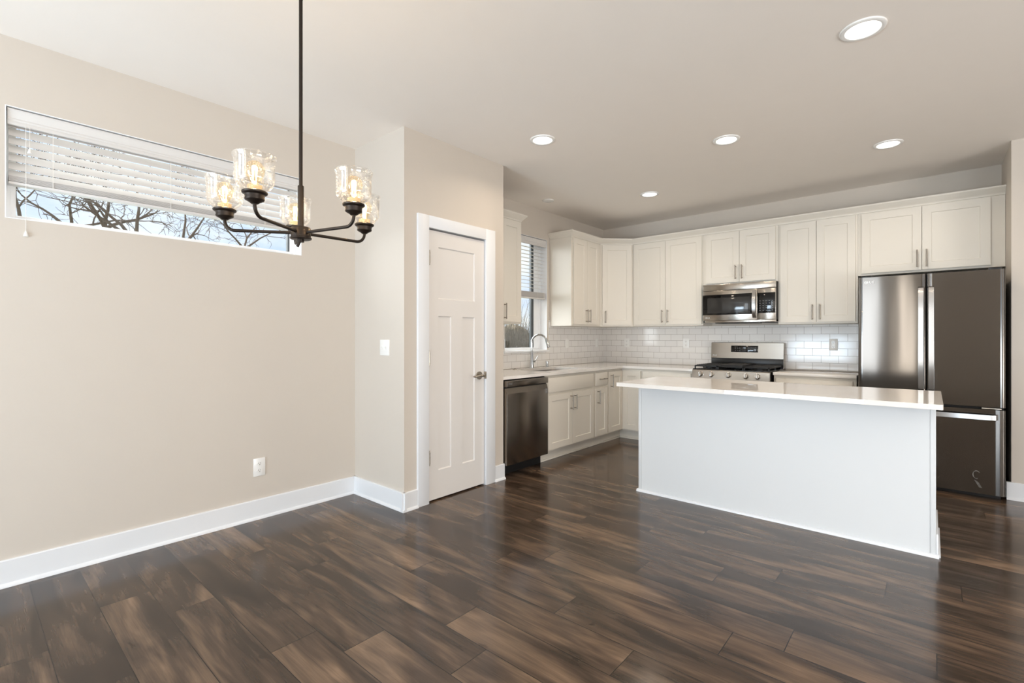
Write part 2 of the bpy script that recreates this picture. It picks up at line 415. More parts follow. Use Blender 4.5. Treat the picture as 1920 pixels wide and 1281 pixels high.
# ------------------------------------------------------------------ walls
def wall_y(x_face, thick, y0, y1, z0, z1, holes):
    """wall in the YZ plane whose room face is at x_face and which extends by thick (signed) away from it; holes = (ya, yb, za, zb)"""
    mb = MB(); ys = sorted({y0, y1, *[h[0] for h in holes], *[h[1] for h in holes]}); zs = sorted({z0, z1, *[h[2] for h in holes], *[h[3] for h in holes]})
    t = mb.bm
    inh = lambda y, z: any(h[0] < y < h[1] and h[2] < z < h[3] for h in holes)
    V = {}
    def v(x, y, z):
        k = (round(x, 5), round(y, 5), round(z, 5))
        if k not in V: V[k] = t.verts.new(k)
        return V[k]
    xa, xb = x_face, x_face + thick
    solid = lambda i, j: 0 <= i < len(ys) - 1 and 0 <= j < len(zs) - 1 and not inh((ys[i] + ys[i + 1]) / 2, (zs[j] + zs[j + 1]) / 2)
    for i in range(len(ys) - 1):
        for j in range(len(zs) - 1):
            if not solid(i, j): continue
            a, b_, c, d = ys[i], ys[i + 1], zs[j], zs[j + 1]
            t.faces.new((v(xa, a, c), v(xa, b_, c), v(xa, b_, d), v(xa, a, d)))
            t.faces.new((v(xb, a, c), v(xb, a, d), v(xb, b_, d), v(xb, b_, c)))
            if not solid(i - 1, j): t.faces.new((v(xa, a, c), v(xa, a, d), v(xb, a, d), v(xb, a, c)))
            if not solid(i + 1, j): t.faces.new((v(xa, b_, c), v(xb, b_, c), v(xb, b_, d), v(xa, b_, d)))
            if not solid(i, j - 1): t.faces.new((v(xa, a, c), v(xb, a, c), v(xb, b_, c), v(xa, b_, c)))
            if not solid(i, j + 1): t.faces.new((v(xa, a, d), v(xa, b_, d), v(xb, b_, d), v(xb, a, d)))
    return mb
W1 = (0.163, 1.660, 1.837, 2.398)       # high window: y0 y1 z0 z1
W2 = (3.885, 4.648, 1.085, 2.400)       # window over the sink
D1 = (2.300, 2.925, -0.01, 2.062)       # pantry doorway
struct('wall_left', wall_y(XL, -0.15, YR - 0.15, YB + 0.15, -0.15, ZC + 0.05, [W1, W2]), 'wall_paint', smooth=False, label='greige left wall with a high strip window')
struct('wall_back', MB().box(XL, XN + 0.1, YB, YB + 0.15, -0.15, ZC + 0.05), 'wall_paint', label='greige back wall of the kitchen')
struct('wall_right', wall_y(XR, 0.15, YR - 0.15, YN + 0.1, -0.15, ZC + 0.05, [(-0.55, 2.35, 0.05, 2.40)]), 'wall_paint', smooth=False)
def rear_wall():
    mb = wall_y(0, -0.15, XL - 0.15, XR + 0.15, -0.15, ZC + 0.05, [(-3.0, -0.85, 0.05, 2.60), (-0.56, -0.28, 0.10, 2.60), (1.85, 3.85, 0.05, 2.35)])
    bmesh.ops.transform(mb.bm, matrix=Matrix(((0, 1, 0, 0), (1, 0, 0, YR), (0, 0, 1, 0), (0, 0, 0, 1))), verts=mb.bm.verts)
    return mb
struct('wall_rear', rear_wall(), 'wall_paint', smooth=False)
struct('wall_nook_right', MB().box(XN, XR, YN, YB + 0.15, -0.15, ZC + 0.05), 'wall_paint', label='greige wall end to the right of the refrigerator')
struct('wall_pantry_front', MB().box(XL - 0.05, XP - 0.11, YP, YP + 0.11, -0.05, ZC + 0.05), 'wall_paint', label='narrow pantry wall with the light switch')
struct('wall_pantry_side', wall_y(XP, -0.11, YP, YPE, -0.05, ZC + 0.05, [D1]), 'wall_paint', smooth=False, label='pantry wall around the white door')
struct('wall_pantry_end', MB().box(XL - 0.05, XP - 0.003, YPE - 0.11, YPE, -0.05, ZC + 0.05), 'wall_paint')

# baseboards with shoe moulding
def base_run(mb, p0, p1, n, h=0.133, t=0.014):
    p0, p1, n = Vector((*p0, 0)), Vector((*p1, 0)), Vector((*n, 0))
    d = (p1 - p0).normalized()
    prof = [(-0.004, 0), (0.027, 0), (0.0265, 0.006), (0.024, 0.012), (0.019, 0.017), (t, 0.019), (t, h - 0.004), (t - 0.004, h), (-0.004, h)]
    t_ = bmesh.new(); A = [t_.verts.new(p0 + n * a + Vector((0, 0, z))) for a, z in prof]; B = [t_.verts.new(p1 + n * a + Vector((0, 0, z))) for a, z in prof]
    for i in range(len(prof)):
        j = (i + 1) % len(prof); t_.faces.new((A[i], A[j], B[j], B[i]))
    t_.faces.new(A[::-1]); t_.faces.new(B)
    mb.add(t_)
m = MB(); base_run(m, (XL, YR), (XL, YP + 0.01), (1, 0)); struct('baseboard_left', m, 'trim_paint', label='tall white baseboard along the left wall')
m = MB(); base_run(m, (XL, YP), (XP + 0.027, YP), (0, -1)); struct('baseboard_pantry_front', m, 'trim_paint')
m = MB(); base_run(m, (XP, YP - 0.027), (XP, 2.206), (1, 0)); struct('baseboard_pantry_corner', m, 'trim_paint')
m = MB(); base_run(m, (XP, 3.028), (XP, YPE + 0.004), (1, 0)); struct('baseboard_pantry_side', m, 'trim_paint')
m = MB(); base_run(m, (XN - 0.027, YN), (XR, YN), (0, -1)); struct('baseboard_nook_right', m, 'trim_paint')

# ------------------------------------------------------------------ pantry door and casing
def casing():
    m = MB(); x0, x1 = XP - 0.004, XP + 0.018
    m.box(x0, x1, 2.206, 2.308, 0, 2.147, 0.0015); m.box(x0, x1, 2.917, 3.028, 0, 2.147, 0.0015); m.box(x0, x1, 2.3075, 2.9175, 2.057, 2.147, 0.0015)
    m.box(XP - 0.114, XP - 0.002, 2.301, 2.306, 0, 2.058); m.box(XP - 0.114, XP - 0.002, 2.919, 2.924, 0, 2.058); m.box(XP - 0.114, XP - 0.002, 2.301, 2.924, 2.057, 2.061)
    struct('trim_1', m, 'trim_paint', label='white flat casing around the pantry door')
casing()
def shaker_panel(m, u0, u1, z0, z1, t, panels, rec=0.008, slope=0.005, M=None):
    """slab whose face lies at v=0 and body towards +v, with recessed panels (u0,u1,z0,z1)"""
    tb = bmesh.new(); V = {}
    def v(u, w, z):
        k = (round(u, 5), round(w, 5), round(z, 5))
        if k not in V: V[k] = tb.verts.new(k)
        return V[k]
    us = sorted({u0, u1, *[p[0] for p in panels], *[p[1] for p in panels]}); zs = sorted({z0, z1, *[p[2] for p in panels], *[p[3] for p in panels]})
    for i in range(len(us) - 1):
        for j in range(len(zs) - 1):
            a, b_, c, d = us[i], us[i + 1], zs[j], zs[j + 1]
            cu, cz = (a + b_) / 2, (c + d) / 2
            if any(p[0] < cu < p[1] and p[2] < cz < p[3] for p in panels): continue
            tb.faces.new((v(a, 0, c), v(b_, 0, c), v(b_, 0, d), v(a, 0, d)))
    for a, b_, c, d in panels:
        uu = [u for u in us if a <= u <= b_]; zz = [z for z in zs if c <= z <= d]
        O = [(u, c) for u in uu] + [(b_, z) for z in zz[1:]] + [(u, d) for u in uu[::-1][1:]] + [(a, z) for z in zz[::-1][1:-1]]
        def inn(u, z): return (min(max(u, a + slope), b_ - slope), rec, min(max(z, c + slope), d - slope))
        for q in range(len(O)):
            p, r = O[q], O[(q + 1) % len(O)]
            ip, ir = inn(*p), inn(*r)
            f = [v(p[0], 0, p[1]), v(r[0], 0, r[1]), v(*ir), v(*ip)]
            f = list(dict.fromkeys(f))
            if len(f) > 2: tb.faces.new(f)
        I = list(dict.fromkeys([v(*inn(*p)) for p in O])); tb.faces.new(I)
    # sides and back
    bu = [u for u in us]; bz = [z for z in zs]
    O = [(u, z0) for u in bu] + [(u1, z) for z in bz[1:]] + [(u, z1) for u in bu[::-1][1:]] + [(u0, z) for z in bz[::-1][1:-1]]
    for q in range(len(O)):
        p, r = O[q], O[(q + 1) % len(O)]
        tb.faces.new((v(p[0], 0, p[1]), v(p[0], t, p[1]), v(r[0], t, r[1]), v(r[0], 0, r[1])))
    tb.faces.new([v(p[0], t, p[1]) for p in O])
    m.add(tb, M)
    return m
# frames: local (u to the right seen from the front, v into the thing, z) -> world
def frame(origin, u, v): return Matrix(((u[0], v[0], 0, origin[0]), (u[1], v[1], 0, origin[1]), (0, 0, 1, 0), (0, 0, 0, 1)))
F_LEFT = lambda x: frame((x, 0), (0, 1), (-1, 0))       # faces +X ; u = world Y
F_BACK = lambda y: frame((0, y), (1, 0), (0, 1))        # faces -Y ; u = world X
def pantry_door():
    r = sempty('door_1', (XP - 0.03, 2.3, 0), 'white three-panel pantry door, closed')
    m = MB(); shaker_panel(m, 2.311, 2.914, 0.012, 2.046, 0.035, [(2.416, 2.804, 1.531, 1.928), (2.416, 2.547, 0.226, 1.402), (2.668, 2.804, 0.226, 1.402)], rec=0.009, slope=0.007, M=F_LEFT(XP - 0.006))
    obj('door_panel', m, 'door_paint', r)
    for z in (1.834, 1.082, 0.336):
        m = MB(); m.cyl((XP + 0.011, 2.3155, z - 0.045), (XP + 0.011, 2.3155, z + 0.045), 0.0066, 12); m.box(XP - 0.0075, XP + 0.011, 2.3125, 2.3185, z - 0.044, z + 0.044)
        for q in (-0.052, 0.052): m.lathe([(0, -0.006), (0.005, -0.004), (0.005, 0.004), (0, 0.006)], (XP + 0.011, 2.3155, z + q), 10)
        obj('hinge', m, 'nickel', r)
    m = MB(); z = 0.922; y = 2.852; x = XP - 0.006
    m.cyl((x, y, z), (x + 0.010, y, z), 0.033, 28); m.cyl((x + 0.008, y, z), (x + 0.050, y, z), 0.011, 16)
    m.tube([(x + 0.050, y + 0.012, z), (x + 0.052, y - 0.01, z + 0.002), (x + 0.054, y - 0.05, z + 0.001), (x + 0.050, y - 0.085, z - 0.004), (x + 0.046, y - 0.105, z - 0.002)], [0.011, 0.012, 0.010, 0.008, 0.006], 14)
    obj('door_handle', m, 'nickel', r)
    m = MB(); m.box(XP - 0.012, XP + 0.0195, 2.9146, 2.9176, z - 0.03, z + 0.03, 0.0006); obj('strike_plate', m, 'nickel', r)
pantry_door()

# ------------------------------------------------------------------ windows
def window(name, w, frame_x, sill, mull, label):
    y0, y1, z0, z1 = w
    r = sempty(name, (XL - 0.06, (y0 + y1) / 2, z0), label)
    m = MB(); t = 0.003; a, b_ = XL - 0.15, XL + 0.0006                       # white jamb liner
    m.box(a, b_, y0 - 0.001, y0 + t, z0 - 0.001, z1 + 0.001); m.box(a, b_, y1 - t, y1 + 0.001, z0 - 0.001, z1 + 0.001)
    m.box(a, b_, y0 + t, y1 - t, z1 - t, z1 + 0.001); m.box(a, b_, y0 + t, y1 - t, z0 - 0.001, z0 + t)
    obj('jamb', m, 'vinyl_white', r)
    m = MB(); a, b_ = frame_x - 0.045, frame_x; f = 0.040
    if sill: m.box(a, b_ - 0.006, mull[0][1] + 0.001, y1 - t - 0.021, z0 + 0.02, z1 - 0.03, 0.002)
    for k, (dx, ff) in enumerate(((0.0, 0.022), (-0.012, f))):
        m.box(a, b_ + dx, y0 + t, y0 + t + ff, z0 + t, z1 - t, 0.002); m.box(a, b_ + dx, y1 - t - ff, y1 - t, z0 + t, z1 - t, 0.002)
        m.box(a, b_ + dx - 0.0006, y0 + t + ff - 0.003, y1 - t - ff + 0.003, z0 + t, z0 + t + ff * 0.75, 0.002); m.box(a, b_ + dx - 0.0006, y0 + t + ff - 0.003, y1 - t - ff + 0.003, z1 - t - ff, z1 - t, 0.002)
    obj('window_frame', m, 'vinyl_white', r)
    m = MB()
    for ya, yb in mull: m.box(frame_x - 0.04, frame_x - 0.010, ya, yb, z0 + 0.035, z1 - 0.045, 0.001)
    obj('sash_edge', m, 'frame_dark', r)
    m = MB(); m.box(frame_x - 0.034, frame_x - 0.028, y0 + 0.03, y1 - 0.03, z0 + 0.03, z1 - 0.03); obj('pane', m, 'window_glass', r, smooth=False)
    if sill:
        m = MB(); m.box(XL - 0.11, XL + 0.022, y0 - 0.022, y1 + 0.022, z0 - 0.018, z0 + 0.004, 0.003); obj('window_sill', m, 'vinyl_white', r)
    return r
window('window_1', W1, XL - 0.085, False, [(W1[1] - 0.057, W1[1] - 0.046)], 'wide high strip window in the left wall')
window('window_2', W2, XL - 0.095, True, [(W2[1] - 0.170, W2[1] - 0.128)], 'tall window over the kitchen sink')

def blind(name, label, w, z_bot, pitch, tilt, nstack, ladders, cord, group):
    y0, y1, z0, z1 = w; y0 += 0.008; y1 -= 0.010; zt = z1 - 0.009
    r = thing(name, label, 'blind', (XL - 0.03, (y0 + y1) / 2, zt), group)
    m = MB(); prof = [(0.0, 0), (0.010, 0), (0.012, -0.006), (0.008, -0.012), (0.009, -0.040), (0.006, -0.046), (0.009, -0.053), (0.006, -0.060), (0.010, -0.068), (0.010, -0.080), (0.0, -0.082)]
    t = bmesh.new(); A = [t.verts.new((XL - 0.015 + a, y0, zt + z)) for a, z in prof]; B = [t.verts.new((XL - 0.015 + a, y1, zt + z)) for a, z in prof]
    for i in range(len(prof)): j = (i + 1) % len(prof); t.faces.new((A[i], A[j], B[j], B[i]))
    t.faces.new(A); t.faces.new(B[::-1]); m.add(t)
    obj('valance', m, 'slat_white', r)
    m = MB(); m.box(XL - 0.068, XL - 0.018, y0 + 0.004, y1 - 0.004, zt - 0.045, zt - 0.001, 0.002); obj('headrail', m, 'slat_white', r)
    m = MB(); n = int((zt - 0.06 - (z_bot + 0.012 + nstack * 0.0042 + 0.01)) / pitch) + (1 if tilt > 0.5 else 0); xs = XL - 0.043; wd = 0.050
    def slat(z, ang):
        tb = bmesh.new(); seg = 5; up, lo = [], []
        for e, yy in enumerate((y0 + 0.005, y1 - 0.005)):
            for k in range(seg + 1):
                s_ = (k / seg - 0.5) * wd; crown = 0.0022 * (1 - (2 * k / seg - 1) ** 2)
                for L_, o_ in ((up, 0.0013), (lo, -0.0013)):
                    px, pz = s_, crown + o_
                    L_.append(tb.verts.new((xs + px * math.cos(ang) + pz * math.sin(ang), yy, z - px * math.sin(ang) + pz * math.cos(ang))))
        q = seg + 1
        for k in range(seg):
            tb.faces.new((up[k], up[k + 1], up[q + k + 1], up[q + k])); tb.faces.new((lo[k], lo[q + k], lo[q + k + 1], lo[k + 1]))
        tb.faces.new((up[0], up[q], lo[q], lo[0])); tb.faces.new((up[seg], lo[seg], lo[q + seg], up[q + seg]))
        m.add(tb)
    for k in range(n): slat(zt - 0.066 - k * pitch, tilt)
    for k in range(nstack): slat(z_bot + 0.0175 + k * 0.0042, 0.0)
    obj('slats', m, 'slat_white', r)
    m = MB(); m.box(xs - 0.027, xs + 0.027, y0 + 0.004, y1 - 0.004, z_bot, z_bot + 0.014, 0.003); obj('bottom_rail', m, 'slat_white', r)
    for yy in ladders:
        m = MB(); dx = 0.0275; m.box(xs + dx - 0.0007, xs + dx + 0.0007, yy - 0.0015, yy + 0.0015, z_bot + 0.01, zt - 0.04)
        obj('ladder_cord', m, 'cord_white', r)
    if cord:
        for yy, ze in cord:
            m = MB(); xc = XL + 0.004; m.tube([(XL - 0.004, yy, zt - 0.078), (xc, yy, zt - 0.10), (xc, yy, ze)], 0.0011, 8); pc = obj('pull_cord', m, 'cord_white', r)
            m = MB(); m.lathe([(0, 0.003), (0.0035, 0.002), (0.006, -0.008), (0.0095, -0.019), (0.0095, -0.024), (0, -0.024)], (xc, yy, ze), 16); obj('tassel', m, 'plastic_white', pc)
    return r
blind('window_blind', 'wide white slat blind, slats tilted nearly shut, on the strip window', W1, 2.012, 0.0425, 1.02, 7, (0.338, 0.86, 1.41), [(0.236, 1.776), (0.250, 2.20)], 'white slat window blinds')
blind('window_blind', 'narrow white slat blind, slats open, half lowered over the sink window', W2, 1.690, 0.0425, 0.12, 15, (4.02, 4.49), None, 'white slat window blinds')

# ------------------------------------------------------------------ outlets and switches
def outlet(x, y, z, M, label, kind='outlet', group=None, w=0.076, h=0.122):
    """plate centred at local u=0,z=0 on plane v=0, facing -v"""
    org = M @ Vector((0, 0, z))
    r = thing('wall_outlet' if kind == 'outlet' else 'wall_switch', label, 'outlet' if kind == 'outlet' else 'switch', (org.x, org.y, z), group)
    m = MB(); m.box(-w / 2, w / 2, -0.006, 0.001, z - h / 2, z + h / 2, 0.0025); obj('cover_plate', m, 'plastic_white', r, M=M)
    if kind == 'outlet':
        for dz in (0.0235, -0.0235):
            m = MB(); t = bmesh.new(); pts = []
            for k in range(24):
                a = 2 * PI * k / 24; pts.append((0.0170 * math.cos(a), max(-0.0135, min(0.0135, 0.0170 * math.sin(a)))))
            top = [t.verts.new((p[0], -0.0085, z + dz + p[1])) for p in pts]; bot = [t.verts.new((p[0], -0.004, z + dz + p[1])) for p in pts]
            t.faces.new(top)
            for k in range(24): t.faces.new((top[k], top[(k + 1) % 24], bot[(k + 1) % 24], bot[k]))
            m.add(t); rc = obj('receptacle', m, 'plastic_white', r, M=M)
            m = MB(); m.box(-0.0075, -0.0052, -0.0089, -0.0080, z + dz - 0.001, z + dz + 0.008); m.box(0.0052, 0.0075, -0.0089, -0.0080, z + dz - 0.001, z + dz + 0.007)
            m.cyl((0, -0.0089, z + dz - 0.0075), (0, -0.0080, z + dz - 0.0075), 0.0028, 10); obj('slot', m, 'slot_dark', rc, M=M)
    elif kind == 'toggle':
        for du in (-0.023, 0.023):
            m = MB(); m.box(du - 0.005, du + 0.005, -0.0075, -0.004, z - 0.012, z + 0.012, 0.001)
            t = bmesh.new(); bmesh.ops.create_cube(t, size=1); 
            for v in t.verts: v.co = Vector((v.co.x * 0.007, v.co.y * 0.016, v.co.z * 0.009))
            m.add(t, Matrix.Translation((du, -0.010, z + 0.003)) @ Matrix.Rotation(0.5, 4, 'X')); obj('toggle', m, 'plastic_white', r, M=M)
    else:
        m = MB(); m.box(-0.0165, 0.0165, -0.0085, -0.003, z - 0.033, z + 0.033, 0.0015); obj('rocker', m, 'plastic_white', r, M=M)
    return r
def M_at(base_m, u): return base_m @ Matrix.Translation((u, 0, 0))
outlet(0, 0, 0.351, M_at(F_LEFT(XL), 1.366), 'white duplex outlet low on the left wall above the baseboard')
outlet(0, 0, 1.163, M_at(F_BACK(YP), -3.069), 'white double toggle light switch beside the pantry corner', 'toggle', None, 0.116, 0.118)
TF = 0.009
TG = 'outlets on the tile backsplash'
outlet(0, 0, 1.163, M_at(F_LEFT(XL + TF), 5.056), 'white wall switch on the tiles beside the sink window', 'rocker', TG)
outlet(0, 0, 1.163, M_at(F_LEFT(XL + TF), 5.768), 'white wall switch on the tiles beside the inside corner', 'rocker', TG)
outlet(0, 0, 1.163, M_at(F_BACK(YB - TF), -3.113), 'white outlet on the back wall tiles below the corner cabinet', 'outlet', TG)
outlet(0, 0, 1.163, M_at(F_BACK(YB - TF), -2.304), 'white outlet on the tiles just left of the range', 'outlet', TG)
outlet(0, 0, 1.163, M_at(F_BACK(YB - TF), -0.767), 'white outlet on the tiles between range and refrigerator', 'outlet', TG)

# ------------------------------------------------------------------ backsplash
def tile_strip(rects, M, u_off):
    bm = bmesh.new(); ua = bm.loops.layers.uv.new('A')
    for u0, u1, z0, z1 in rects:
        t = bmesh.ops.create_cube(bm, size=1.0)
        for v in t['verts']: v.co = Vector(((u0 + u1) / 2 + v.co.x * (u1 - u0), -TF / 2 + v.co.y * (TF + 0.002), (z0 + z1) / 2 + v.co.z * (z1 - z0)))
    for f in bm.faces:
        for l in f.loops: l[ua].uv = (l.vert.co.x + u_off + 20 * 0.1545, l.vert.co.z - (CT + 0.0022) + 0.0760 * 10)
    bmesh.ops.transform(bm, matrix=M, verts=bm.verts)
    return bm
bms = tile_strip([(XL + 0.0095, -0.50, CT + 0.0005, 1.3735)], F_BACK(YB), 3.48 + 0.022)
o = struct('backsplash', bms, 'subway_tile', smooth=False, label='white subway tile backsplash along the back wall')
bms = tile_strip([(YPE + 0.001, W2[0] - 0.023, CT + 0.0005, 1.3735), (W2[0] - 0.023, W2[1] + 0.023, CT + 0.0005, W2[2] - 0.019), (W2[1] + 0.023, 4.7025, CT + 0.0005, 1.441), (4.7025, YB, CT + 0.0005, 1.3735)], F_LEFT(XL), -YB + 0.04)
o = struct('backsplash', bms, 'subway_tile', smooth=False, label='white subway tile backsplash behind sink and faucet')

# ------------------------------------------------------------------ cabinets
def bar_pull(parent, M, u, z, vertical=True, length=0.155, cc=0.128):
    m = MB(); r = 0.0058; off = -0.034
    if vertical:
        m.cyl((u, off, z - length / 2), (u, off, z + length / 2), r, 14)
        for s in (-1, 1): m.cyl((u, off, z + s * cc / 2), (u, 0.0005, z + s * cc / 2), r * 0.85, 10)
    else:
        m.cyl((u - length / 2, off, z), (u + length / 2, off, z), r, 14)
        for s in (-1, 1): m.cyl((u + s * cc / 2, off, z), (u + s * cc / 2, 0.0005, z), r * 0.85, 10)
    return obj('handle', m, 'pull_nickel', parent, M=M)
DT = 0.020
def door(root, M, u0, u1, z0, z1, pull=None, name='door', flat=False, rail=0.062):
    m = MB()
    Md = M @ Matrix.Translation((0, -DT, 0))
    if flat: m.box(u0, u1, 0, DT - 0.0008, z0, z1, 0.002)
    else: shaker_panel(m, u0, u1, z0, z1, DT - 0.0008, [(u0 + rail, u1 - rail, z0 + rail, z1 - rail)], rec=0.007, slope=0.004)
    d = obj(name, m, 'cabinet_paint', root, M=Md)
    if pull:
        if pull[0] == 'h': bar_pull(d, Md, pull[1], pull[2], False, pull[3] if len(pull) > 3 else 0.155, 0.096)
        else: bar_pull(d, Md, pull[1], pull[2], True)
    return d
def body(root, M, u0, u1, z0, z1, depth):
    m = MB(); m.box(u0, u1, 0, depth, z0, z1, 0.0012, 1); return obj('cabinet_body', m, 'cabinet_paint', root, M=M)
def cab(name, label, M, u0, u1, z0, cat='cabinet', group=None):
    c = M @ Vector(((u0 + u1) / 2, 0, z0)); return thing(name, label, cat, (c.x, c.y, z0), group)
UG = 'white upper cabinets'
FB, FL = F_BACK(5.655), F_LEFT(-3.170)
UB, UT = 1.375, 2.415
# left of the sink window (partly behind the pantry wall)
c = cab('wall_cabinet', 'white upper cabinet left of the sink window, partly hidden by the pantry wall', FL, 3.17, 3.80, UB, group=UG)
body(c, FL, YPE + 0.006, 3.795, UB, UT, 0.308)
door(c, FL, 3.190, 3.478, UB + 0.018, UT - 0.012, ('v', 3.448, 1.495)); door(c, FL, 3.482, 3.772, UB + 0.018, UT - 0.012, ('v', 3.512, 1.495))
# right of the sink window
c = cab('wall_cabinet', 'white two-door upper cabinet right of the sink window', FL, 4.705, 5.355, UB, group=UG)
body(c, FL, 4.705, 5.3545, UB, UT, 0.308)
door(c, FL, 4.732, 5.016, UB + 0.018, UT - 0.012, ('v', 4.986, 1.495)); door(c, FL, 5.020, 5.306, UB + 0.018, UT - 0.012, ('v', 5.050, 1.495))
# diagonal corner
s2 = math.sqrt(0.5); FD = frame((-3.170, 5.355), (s2, s2), (-s2, s2)); wd = 0.3 / s2
c = cab('wall_cabinet', 'white single-door diagonal upper cabinet in the inside corner', FD, 0, wd, UB, group=UG)
m = MB(); m.poly_prism([(-3.1695, 5.3555), (-2.8705, 5.6545), (-2.8705, YB - 0.002), (XL + 0.002, YB - 0.002), (XL + 0.002, 5.3555)], UB, UT); obj('cabinet_body', m, 'cabinet_paint', c)
door(c, FD, 0.024, wd - 0.024, UB + 0.018, UT - 0.012, ('v', 0.060, 1.495))
# back wall
c = cab('wall_cabinet', 'tall white two-door upper cabinet left of the microwave', FB, -2.87, -1.989, UB, group=UG)
body(c, FB, -2.870, -1.9895, UB, UT, 0.308)
door(c, FB, -2.850, -2.436, UB + 0.018, UT - 0.012, ('v', -2.470, 1.492)); door(c, FB, -2.432, -2.000, UB + 0.018, UT - 0.012, ('v', -2.400, 1.492))
c = cab('wall_cabinet', 'short white two-door upper cabinet above the microwave', FB, -1.989, -1.214, 1.827, group=UG)
body(c, FB, -1.9885, -1.2145, 1.827, UT, 0.308)
door(c, FB, -1.955, -1.595, 1.848, UT - 0.012, ('v', -1.628, 1.955)); door(c, FB, -1.591, -1.236, 1.848, UT - 0.012, ('v', -1.562, 1.955))
c = cab('wall_cabinet', 'tall white two-door upper cabinet between microwave and refrigerator', FB, -1.214, -0.531, UB, group=UG)
body(c, FB, -1.2135, -0.5315, UB, UT, 0.308)
door(c, FB, -1.190, -0.8715, UB + 0.018, UT - 0.012, ('v', -0.903, 1.492)); door(c, FB, -0.8675, -0.550, UB + 0.018, UT - 0.012, ('v', -0.838, 1.492))
c = cab('wall_cabinet', 'wide short white two-door upper cabinet above the refrigerator', FB, -0.531, 0.458, 1.822, group=UG)
body(c, FB, -0.5305, 0.4585, 1.822, UT, 0.308)
door(c, FB, -0.501, -0.0675, 1.842, UT - 0.012, ('v', -0.098, 1.940)); door(c, FB, -0.0635, 0.371, 1.842, UT - 0.012, ('v', -0.034, 1.940))

def crown(name, label, path, closed_ends):
    prof = [(0.0, 2.4155), (0.004, 2.4155), (0.006, 2.428), (0.012, 2.434), (0.022, 2.444), (0.036, 2.460), (0.047, 2.471), (0.047, 2.484), (-0.015, 2.484), (-0.015, 2.4155)]
    P = [Vector(p) for p in path]; t = bmesh.new(); rings = []
    for i, p in enumerate(P):
        def nrm(a, b_): d = (b_ - a).normalized(); return Vector((d.y, -d.x))
        if i == 0: n = nrm(P[0], P[1]); k = 1
        elif i == len(P) - 1: n = nrm(P[-2], P[-1]); k = 1
        else:
            n1, n2 = nrm(P[i - 1], p), nrm(p, P[i + 1]); n = (n1 + n2).normalized(); k = 1 / n.dot(n1)
        rings.append([t.verts.new((p.x + n.x * k * a, p.y + n.y * k * a, z)) for a, z in prof])
    q = len(prof)
    for A, B in zip(rings, rings[1:]):
        for k in range(q): t.faces.new((A[k], A[(k + 1) % q], B[(k + 1) % q], B[k]))
    t.faces.new(rings[0]); t.faces.new(rings[-1][::-1])
    m = MB(); m.add(t); o = obj(name, m, 'cabinet_paint'); return tag(o, label, 'moulding', 'cabinet crown mouldings')
crown('crown_molding', 'long white crown moulding along the top of the upper cabinets', [(XL + 0.001, 4.706), (-3.170, 4.706), (-3.170, 5.355), (-2.870, 5.655), (XN - 0.001, 5.655)], None)
crown('crown_molding', 'short white crown moulding on the cabinet left of the sink window', [(-3.170, YPE + 0.006), (-3.170, 3.794), (XL + 0.001, 3.794)], None)

# base cabinets
LB, LFX = CB - 0.0015, -2.868
BL, BB = F_LEFT(LFX), F_BACK(5.355)
KH = 0.105
def base_cab(label, M, u0, u1, depth=0.600, kick=0.06, hollow=False):
    c = cab('base_cabinet', label, M, u0, u1, 0, group='white base cabinets')
    m = MB()
    if hollow:
        m.box(u0, u1, 0, depth, KH, 0.62); m.box(u0, u1, 0, 0.02, 0.62, LB); m.box(u0, u0 + 0.018, 0.02, depth, 0.62, LB); m.box(u1 - 0.018, u1, 0.02, depth, 0.62, LB)
    else: m.box(u0, u1, 0, depth, KH, LB, 0.0012, 1)
    obj('cabinet_body', m, 'cabinet_paint', c, M=M)
    m = MB(); m.box(u0, u1, kick, kick + 0.018, 0, KH - 0.001); m.box(u0, u1, kick - 0.014, kick, 0, 0.018, 0.004); obj('toe_kick', m, 'cabinet_paint', c, M=M)
    return c
LT = CB - 0.028
c = base_cab('white two-door sink base cabinet right of the dishwasher', BL, 3.792, 4.697, hollow=True)
door(c, BL, 3.826, 4.672, 0.690, LT, None, 'false_front', True)
door(c, BL, 3.826, 4.247, 0.122, 0.664, ('v', 4.214, 0.563)); door(c, BL, 4.251, 4.672, 0.122, 0.664, ('v', 4.284, 0.563))
c = base_cab('narrow white base cabinet with one drawer and one door', BL, 4.698, 4.998)
door(c, BL, 4.718, 4.979, 0.690, LT, ('h', 4.850, 0.764, 0.150), 'drawer', True); door(c, BL, 4.718, 4.979, 0.122, 0.664, ('v', 4.755, 0.563))
c = cab('base_cabinet', 'white corner base cabinet with doors meeting at the inside corner', BL, 4.999, 5.355, 0, group='white base cabinets')
m = MB(); m.poly_prism([(LFX, 4.9995), (LFX, 5.355), (-2.590, 5.355), (-2.590, YB - 0.012), (XL + 0.012, YB - 0.012), (XL + 0.012, 4.9995)], KH, LB); obj('cabinet_body', m, 'cabinet_paint', c)
m = MB(); m.poly_prism([(LFX - 0.06, 4.9995), (LFX - 0.06, 5.415), (-2.590, 5.415), (-2.590, 5.433), (LFX - 0.078, 5.433), (LFX - 0.078, 4.9995)], 0, KH - 0.001)
m.poly_prism([(LFX - 0.046, 4.9995), (LFX - 0.046, 5.401), (-2.590, 5.401), (-2.590, 5.415), (LFX - 0.06, 5.415), (LFX - 0.06, 4.9995)], 0, 0.018); obj('toe_kick', m, 'cabinet_paint', c)
door(c, BL, 5.016, 5.3335, 0.122, LT, ('v', 5.054, 0.728)); door(c, BB, -2.8465, -2.612, 0.122, LT)
c = base_cab('white drawer base cabinet left of the range, behind the island', BB, -2.5895, -1.990)
